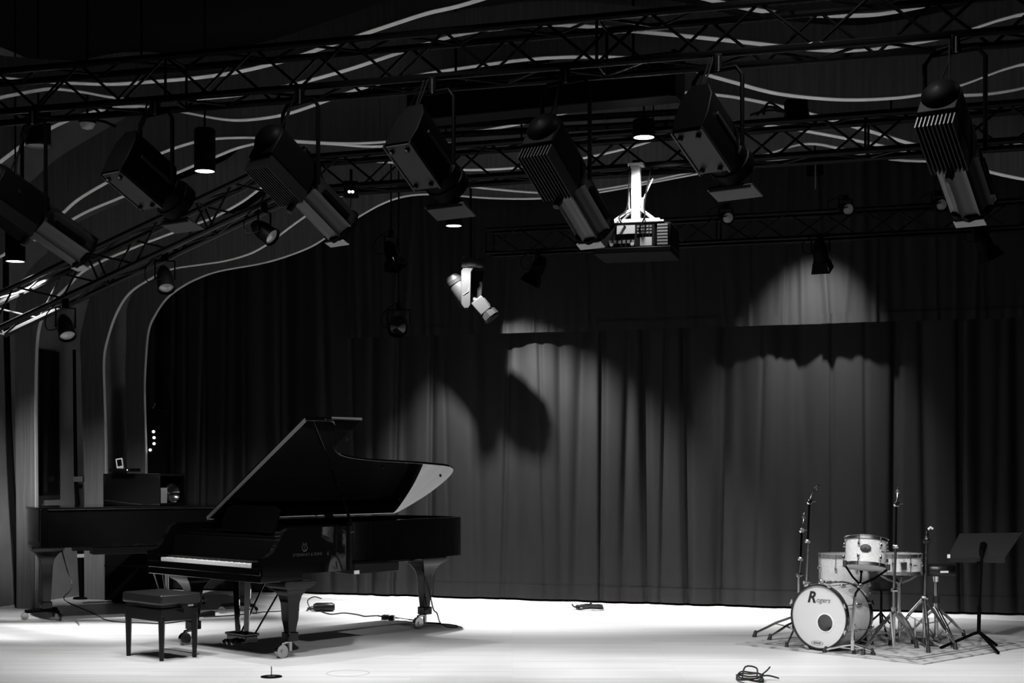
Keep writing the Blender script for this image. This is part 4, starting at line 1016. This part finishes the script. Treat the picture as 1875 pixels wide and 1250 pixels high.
def spot_fins(label, px, py, fwd, flapon=True):
    d = near(px); c = P(px, py, d); t = thing('spotlight', label, 'spotlight', c, 0, 'large spotlights on the nearest truss')
    fr = spot_frame(Vector((0, 0, 0)), fwd); S_ = Matrix(((1, 0, 0, 0), (0, 0, 1, 0), (0, 1, 0, 0), (0, 0, 0, 1)))
    prof = [(-.115, -.08), (.115, -.08)] + [(.115 * math.cos(R(a)), .06 + .115 * math.sin(R(a))) for a in range(0, 181, 20)]
    MB(fr @ S_).prism(prof, -.36, .02).build('housing', 'black', t, bevel=.01)
    MB(fr).lathe([(.0, -.42), (.07, -.41), (.105, -.38), (.113, -.35)], Matrix.Translation((0, 0, .06)) @ Matrix.Rotation(R(-90), 4, 'X') if True else None, 20).build('rear_dome', 'black', t)
    fin = MB().bbox((-.0035, -.34, -.175), (.0035, .02, -.08)).mesh('fin'); fin.materials.append(M['fin'])
    for i in range(10):
        o = bpy.data.objects.new('fin', fin); COL.objects.link(o); o.parent = t; o.matrix_local = fr @ Matrix.Translation((-.104 + i * .0231, 0, 0))
    # ribbed barrel: long ridges along the axis
    poly = []
    for i in range(48):
        rr_ = .118 if i % 6 in (0, 1, 2) else (.136 if i % 6 == 4 else .121); a = 2 * math.pi * i / 48; poly.append((rr_ * math.cos(a), rr_ * math.sin(a)))
    MB(fr @ S_).prism(poly, .04, .42).build('ribbed_barrel', 'alu', t)
    MB(fr).lathe([(.085, .0), (.10, .02), (.11, .05)], Matrix.Rotation(R(-90), 4, 'X'), 20).build('neck', 'black', t)
    MB(fr).lathe([(.134, .41), (.142, .415), (.142, .445), (.125, .45), (.12, .43), (.0, .425)], Matrix.Rotation(R(-90), 4, 'X'), 8).build('front_ring', 'black', t)
    MB(fr @ Matrix.Translation((0, .45, -.125)) @ Matrix.Rotation(R(10), 4, 'X')).bbox((-.095, -.01, -.004), (.085, .05, .004)).build('gel_tab', 'grey', t)
    for x_ in (-.134, .134): MB(fr).bbox((x_ - .012, .10, -.015), (x_ + .012, .36, .015)).build('side_rail', 'black', t)
    MB(fr).lathe([(.02, -.07), (.022, -.16), (.028, -.18), (.02, -.225), (0, -.227)], Matrix.Translation((.0, .03, 0)), 12).build('focus_knob', 'rubber', t)
    MB(fr).cyl((.101, -.2, .02), (.104, -.2, .02), .006).build('indicator', 'steel', t)
    yoke(t, c, fwd, zb, .175)
    flex(t, [(-.06, -.2, .12), (-.12, -.1, .3), (-.05, -.05, .5), (0, 0, zb - c.z)]); flex(t, [(-.03, -.2, .12), (-.07, -.15, .33), (-.03, 0, zb - c.z - .02)])
    return t, c, fr
VB = (.42, .60, -.56); VA = (.46, .62, -.42)
SP = []
SP.append(spot_fins('finned spotlight at the far left edge, above the lowest downlight', 62, 395, (.55, .55, -.42)))
SP.append(spot_plate('spotlight with a four-knob base plate beside the lit hanging downlight', 286, 335, VA))
SP.append(spot_fins('finned spotlight hanging just right of the lit cylinder downlight', 550, 335, (.50, .58, -.50)))
SP.append(spot_plate('spotlight with a four-knob base plate at the left end of the screen housing', 792, 298, (.40, .62, -.50)))
SP.append(spot_fins('finned spotlight with a bright ribbed barrel left of the projector', 1036, 326, VB))
SP.append(spot_plate('spotlight with a four-knob base plate and pale flap right of the projector', 1314, 263, VA))
SP.append(spot_fins('finned spotlight at the right edge of the picture', 1748, 274, VB))
aims = [(-3.4, 11.2, 0), (-2.0, 10.6, 0), (-0.6, 10.8, 0), (0.6, 11.2, 0), (1.4, 11.0, 0), (2.8, 11.0, 0), (4.2, 11.0, 0)]
for (t, c, fr), am in zip(SP, aims):
    ln = c + (fr @ Vector((0, .47, 0)))
    lamp('spotlight_lamp', ln, am, PW['truss'] * (1.35 if am[0] > 2 else 1.0), 62, .9, .07, t)

# ---- hanging cylinder downlights
def downlight(label, px, py, d, dia, length, lit=True, watts=0, size=110, blend=.6, rod=True, target=None):
    c = P(px, py, d); t = thing('downlight', label, 'downlight', c, 0, 'black cylinder downlights'); r = dia / 2
    MB().lathe([(r, .0), (r, length), (r * .9, length + .01), (0, length + .012)], None, 32, False).build('can', 'black', t)
    MB().ring(r * .90, r, -.004, .012, None, 32).build('trim_ring', 'satin' if lit else 'steel', t)
    MB().lathe([(r * .92, .012 if not lit else -.001), (0, .016 if not lit else -.003)], None, 32, False).build('lens', 'glow' if lit else 'lens', t)
    if rod: MB().cyl((0, 0, length), (0, 0, 5.9 - c.z), .008).build('stem', 'black', t)
    if watts: lamp('downlight_lamp', c - Vector((0, 0, .03)), target or (c - Vector((0, 0, 3))), watts, size, blend, r * .45, t)
    return t
downlight('lit black cylinder downlight at the left edge, over the slanting truss', 28, 478, 12.35, .168, .30, True, PW['side'], 92, 1.0, target=P(28, 478, 12.35) + Vector((.1, .5, -1)))
downlight('dark unlit cylinder downlight at the upper left', 70, 267, 11.6, .20, .28, False)
downlight('lit black cylinder downlight hanging between two spotlights at upper left', 375, 313, 11.5, .170, .33, True, PW['down'], 120)
downlight('lit downlight hanging in the dark above the moving head light', 831, 413, 14.5, .172, .26, True, PW['back'], 84, .55, target=P(831, 413, 14.5) + Vector((.18, .18, -1)))
downlight('lit downlight directly above the projector', 1179, 251, 10.72, .170, .12, True, PW['down'], 120)
# a lamp in the dark over the curtain; added unseen lamps that brighten the stage
yv = curtain_y(3.0) - .26 - .66
def hung_lamp(label, X, Y, Z, watts, size, blend, target=None):
    t = thing('downlight', label, 'downlight', (X, Y, Z), 0, 'black cylinder downlights')
    MB().lathe([(.085, .0), (.085, .22), (0, .225)], None, 24, False).build('can', 'black', t)
    MB().lathe([(.078, .03), (0, .034)], None, 24, False).build('lens', 'lens', t)
    MB().cyl((0, 0, .22), (0, 0, 5.9 - Z), .008).build('stem', 'black', t)
    lamp('downlight_lamp', (X, Y, Z - .01), target or (X, Y, 0), watts, size, blend, .05, t); return t
hung_lamp('downlight in the dark above the lit valance over the drums', 2.95, yv, 4.32, PW['valance'], 64, 1.0, (2.95, yv + .21, 3.32))
for X, Y, lab in ((-3.3, 8.6, 'house downlight added out of view above the stage front, left of the piano bench'), (-.9, 8.3, 'house downlight added out of view above the stage front before the piano tail'), (1.6, 8.0, 'house downlight added out of view above the stage front at mid stage'), (4.0, 8.3, 'house downlight added out of view above the stage front before the drums')):
    hung_lamp(lab, X, Y, 5.2, PW['fill'], 95, .8)

# ---- dome camera
c = P(160, 238, 12.0); t = thing('dome_camera', 'small dome camera on an arm at the upper left', 'camera', c)
MB().lathe([(.0, -.0), (.045, .012), (.062, .04), (.066, .06)], None, 24, False).build('dome', 'lens', t)
MB().lathe([(.068, .055), (.075, .075), (.075, .11), (0, .115)], None, 24).build('housing', 'black', t)
MB().tube([(0, 0, .1), (.15, .0, .07), (.24, 0, .03)], .012).build('arm', 'black', t); MB().cyl((0, 0, .1), (0, 0, 5.9 - c.z), .010).build('stem', 'black', t)

# ---- small par spotlights on the slanting truss
def par(label, px, py, d, fwd, r=.075, L_=.22, top_py=None, hood=False, lensm='lens', group='small spotlights on the slanting truss', stem=False):
    c = P(px, py, d); t = thing('par_spotlight', label, 'spotlight', c, 0, group); fr = spot_frame(Vector((0, 0, 0)), fwd); RX = Matrix.Rotation(R(-90), 4, 'X')
    MB(fr).lathe([(.0, -L_ * .6), (r * .5, -L_ * .58), (r * .85, -L_ * .35), (r, -L_ * .1), (r, L_ * .4), (r * 1.1, L_ * .41), (r * 1.1, L_ * .46), (r * .95, L_ * .46), (r * .92, L_ * .35)], RX, 24, False).build('can', 'black', t)
    MB(fr).lathe([(r * .93, L_ * .36), (r * .5, L_ * .40), (0, L_ * .42)], RX, 20, False).build('lens', lensm, t)
    h = P(px, top_py, d).z - c.z; rt = Vector((fwd[1], -fwd[0], 0)).normalized()
    MB().tube([rt * r * 1.2, rt * r * 1.2 + Vector((0, 0, h * .7)), rt * -r * 1.2 + Vector((0, 0, h * .7)), rt * -r * 1.2], .009, 6).build('yoke', 'black', t)
    MB().box((0, 0, h * .85), (.05, .05, h * .35)).build('hook_clamp', 'black', t, bevel=.005)
    flex(t, [(0, -.08, 0), (-.14, -.05, -.02), (-.16, 0, h * .5), (-.03, 0, h)], .005)
    if stem: MB().cyl((0, 0, h), (0, 0, 5.9 - c.z), .008).build('stem', 'black', t)
    if hood:
        for a in range(4): MB(fr @ Matrix.Rotation(R(90 * a), 4, 'Y')).prism([(-.06, 0), (.06, 0), (.085, .09), (-.085, .09)], -.002, .002, Matrix.Translation((0, L_ * .46, r)) @ Matrix.Rotation(R(10), 4, 'X')).build('barn_door', 'black', t)
    return t
par('small black spotlight with a looped cord below the finned one', 484, 424, 12.0, (.75, -.35, -.55), .075, .22, 372)
par('small black spotlight under the slanting truss where the ribs bend', 302, 512, 12.3, (.25, -.55, -.8), .07, .24, 462)
par('small spotlight with a bright lit flank at the lower left truss', 120, 600, 12.25, (.35, -.5, -.8), .07, .22, 548)
# ---- round-mouthed spot seen from the front and dim ones on the far truss
par('round black spotlight facing us in the dark left of the moving head', 730, 596, 14.3, (-.02, -.93, -.30), .095, .26, 555, lensm='screenm', group='small spotlights before the curtain', stem=True)
for lab, px, py in (('small spotlight with a glinting lens right of the projector', 1329, 398), ('small spotlight with a slanted glint above the lit valance', 1548, 382), ('small spotlight with a round glint below the right finned one', 1718, 374)):
    par(lab, px, py, far_d(px) - .06, (.15, -.9, -.25), .055, .17, py - 24, group='small spotlights on the farthest truss')
def door_spot(lab, px, py, d, fwd, stem=False):
    if not stem: d = far_d(px)
    par(lab, px, py, d, fwd, .07, .2, 469 - 104 * px / 1875 + 42 if not stem else py - 40, hood=True, group='small spotlights on the farthest truss', stem=stem)
door_spot('dark spotlight with a pale flap hanging above the lit valance', 1502, 462, 12.9, (.2, .4, -.85))
door_spot('dim spotlight with flaps in the dark left of the moving head', 716, 462, 14.0, (.3, -.3, -.85), True)
door_spot('dim spotlight with flaps between moving head and projector', 985, 490, 13.6, (-.4, .1, -.8))
door_spot('dim spotlight with flaps below the right end of the far truss', 1800, 440, 12.4, (.4, .1, -.8))
o = MB().tube([(0, 0, 0), (0, 0, P(1493, 290, 12).z - P(1493, 346, 12).z)], .006).build('hanging_wire', 'steel', loc=P(1493, 346, 12)); tag(o, 'thin pale wire hanging below the middle truss above the drums', 'wire')

# ---- moving head light
c = P(866, 474, 15.0)
t = thing('moving_head', 'brightly lit moving head light with twin tilted heads below a downlight', 'moving light', c)
q = lambda px, py, dd=0: P(px, py, 15.0 + dd) - c
b_ = MB().box(q(866, 483), (.24, .16, .10)).build('base_box', 'fin', t, bevel=.006)
MB().box(q(864, 483, -.083), (.09, .006, .05)).build('display', 'cream', b_); MB().box(q(879, 483, -.083), (.05, .006, .08)).build('side_panel', 'fin', b_)
for x_ in (849, 874): MB().cyl(q(x_, 470), q(x_, 478), .016, .010).build('mount_clamp', 'steel', t)
MB().cyl(q(862, 470), (q(862, 470).x, 0, 5.9 - c.z), .012).build('stem', 'black', t)
arm = [(845, 498), (848, 493), (867, 493), (863, 500), (862, 560), (858, 566), (850, 566), (845, 558)]
p2 = [(q(x, y).x, q(x, y).z) for x, y in arm]
MB(Matrix(((1, 0, 0, 0), (0, 0, 1, 0), (0, 1, 0, 0), (0, 0, 0, 1)))).prism(p2, -.10, .06).build('yoke_arm', 'cream', t, bevel=.006)
p3 = [(q(x, y).x, q(x, y).z) for x, y in ((862, 494), (886, 494), (884, 505), (880, 560), (868, 566), (858, 555))]
MB(Matrix(((1, 0, 0, 0), (0, 0, 1, 0), (0, 1, 0, 0), (0, 0, 0, 1)))).prism(p3, .08, .16).build('yoke_arm', 'matte', t, bevel=.006)  # extra rear arm, added to fill out the head's cast shadow
MB().tube([q(858, 526, -.102), q(858, 533, -.104), q(852, 537, -.104), q(848, 540, -.102)], .004).build('cord', 'rubber', t)
fr = frame(q(843, 533, .04), Vector((.52, .1, -.85)), (0, 1, 0)); MB(fr).lathe([(0, -.20), (.06, -.19), (.085, -.15), (.095, -.05), (.10, .12), (.085, .16), (0, .165)], None, 24).build('lamp_head', 'cream', t)
MB(fr).ring(.08, .098, -.14, -.10, None, 24).build('vent_ring', 'fin', t)
fr = frame(q(886, 566, -.02), Vector((.62, -.1, -.75)), (0, 1, 0))
MB(fr).prism([(-.085, -.07), (.085, -.07), (.085, .07), (-.085, .07)], -.12, .05).build('lamp_head', 'cream', t, bevel=.01)
MB(fr).lathe([(.095, .05), (.10, .12), (.085, .14), (0, .142)], None, 8).build('head_hood', 'fin', t)
MB(fr).box((0, .075, -.03), (.12, .01, .10)).build('head_panel', 'fin', t, bevel=.003)
MB().tube([q(862, 548), q(874, 552)], .035, 12).build('pivot', 'cream', t)

# ---- projector on its white pole
c = P(1165, 470, 11.05)
t = thing('projector', 'large dark projector with a lit connector panel hung on a white pole', 'projector', c, R(-14))
MB().bbox((-.30, -.22, .0), (.30, .30, .045)).build('tray', 'black', t, bevel=.008)
MB().bbox((-.28, -.18, .045), (.30, .28, .235)).build('body', 'black', t, bevel=.02)
MB().bbox((-.24, -.186, .055), (.17, -.180, .225)).build('rear_panel', 'satin', t)
MB().bbox((-.12, -.194, .15), (.02, -.186, .215)).build('connector_plate', 'plugwhite', t)
for i in range(5):
    for j in range(3): MB().box((.045 + i * .024, -.188, .155 + j * .024), (.016, .008, .014)).build('socket', 'base2', t)
MB().bbox((.06, -.192, .055), (.15, -.186, .12)).build('inlet_panel', 'plugwhite', t)
for i in range(6): MB().box((-.17 + i * .035, -.188, .09), (.02, .006, .025)).build('port', 'dgrey', t)
for x_ in (-.16, .0): MB().cyl((x_, -.18, .07), (x_, -.20, .07), .014).build('plug', 'plugwhite', t)
for j in range(7): MB().bbox((.19, -.187, .06 + j * .024), (.27, -.180, .075 + j * .024)).build('vent_slat', 'base2', t)
pole = MB(); pole.bbox((-.035, -.035, .27), (.035, .035, P(1165, 305, 11.05).z - c.z)); pole.build('pole', 'polewhite', t, bevel=.004)
MB().bbox((-.20, -.12, .255), (.20, .12, .275)).build('mount_plate', 'polewhite', t, bevel=.004)
MB().bbox((-.26, -.19, .237), (.24, -.16, .250)).build('mount_rail', 'polewhite', t); MB().bbox((-.26, .10, .237), (.24, .13, .250)).build('mount_rail', 'polewhite', t)
for sx in (-1, 1):
    for sy in (-1, 1): MB().tube([(sx * .17, sy * .10, .26), (sx * .07, sy * .05, .34), (sx * .035, sy * .03, .36)], .010, 6).build('mount_arm', 'polewhite', t)
zt = P(1165, 305, 11.05).z - c.z
MB().bbox((-.06, -.05, zt), (.06, .05, zt + .02)).build('top_plate', 'polewhite', t)
MB().cyl((0, 0, zt + .02), (0, 0, CH + MH - .26 - c.z), .03).build('truss_bracket', 'black', t)
flex(t, [(-.05, -.19, .20), (-.10, -.22, .27), (-.06, -.06, .38), (-.045, -.04, .7), (-.03, 0, zt)]); flex(t, [(.05, -.19, .18), (.10, -.21, .28), (.07, -.05, .40), (.12, 0, zt)]); 
MB().tube([(.04, -.03, .40), (.13, 0, zt - .1)], .005).build('safety_wire', 'polewhite', t); MB().tube([(-.05, -.03, .34), (-.06, 0, zt - .12)], .005).build('safety_wire', 'polewhite', t)
MB().box((.05, -.02, .40), (.02, .03, .10)).build('junction', 'polewhite', t, bevel=.003)

# small lit instruments on the middle truss left end
c = P(643, 360, 12.0); t = thing('signal_box', 'small hanging signal box with two bright diodes on the middle truss end', 'signal box', c)
MB().box((0, 0, .06), (.12, .06, .14)).build('housing', 'black', t, bevel=.004)
for x_ in (-.012, .016): MB().cyl((x_, -.03, .035), (x_, -.036, .035), .012).build('diode', 'led', t)
MB().tube([(0, 0, -.01), (-.01, 0, -.12), (.02, 0, -.2)], .006).build('cord', 'rubber', t)
MB().tube([(0, 0, .13), (0, 0, P(643, 310, 12).z - c.z)], .012).build('bracket', 'black', t)
# dark cable bundle on the middle truss
c = P(1462, 212, mid_d(1462)); t = thing('cable_bundle', 'loops of dark cable resting on top of the middle truss', 'cable', c - Vector((0, 0, .03)))
for k in range(3): MB().tube(spline([(-.35 + .05 * k, .1, .06), (-.2, .12, .10 + .03 * k), (-.05, .1, .08), (.05, .12, .16 + .02 * k), (.1, .1, .05)], 5), .010, 6).build('loop', 'rubber', t)
MB().box((.0, .1, .10), (.16, .12, .14)).build('junction_box', 'black', t, bevel=.005)
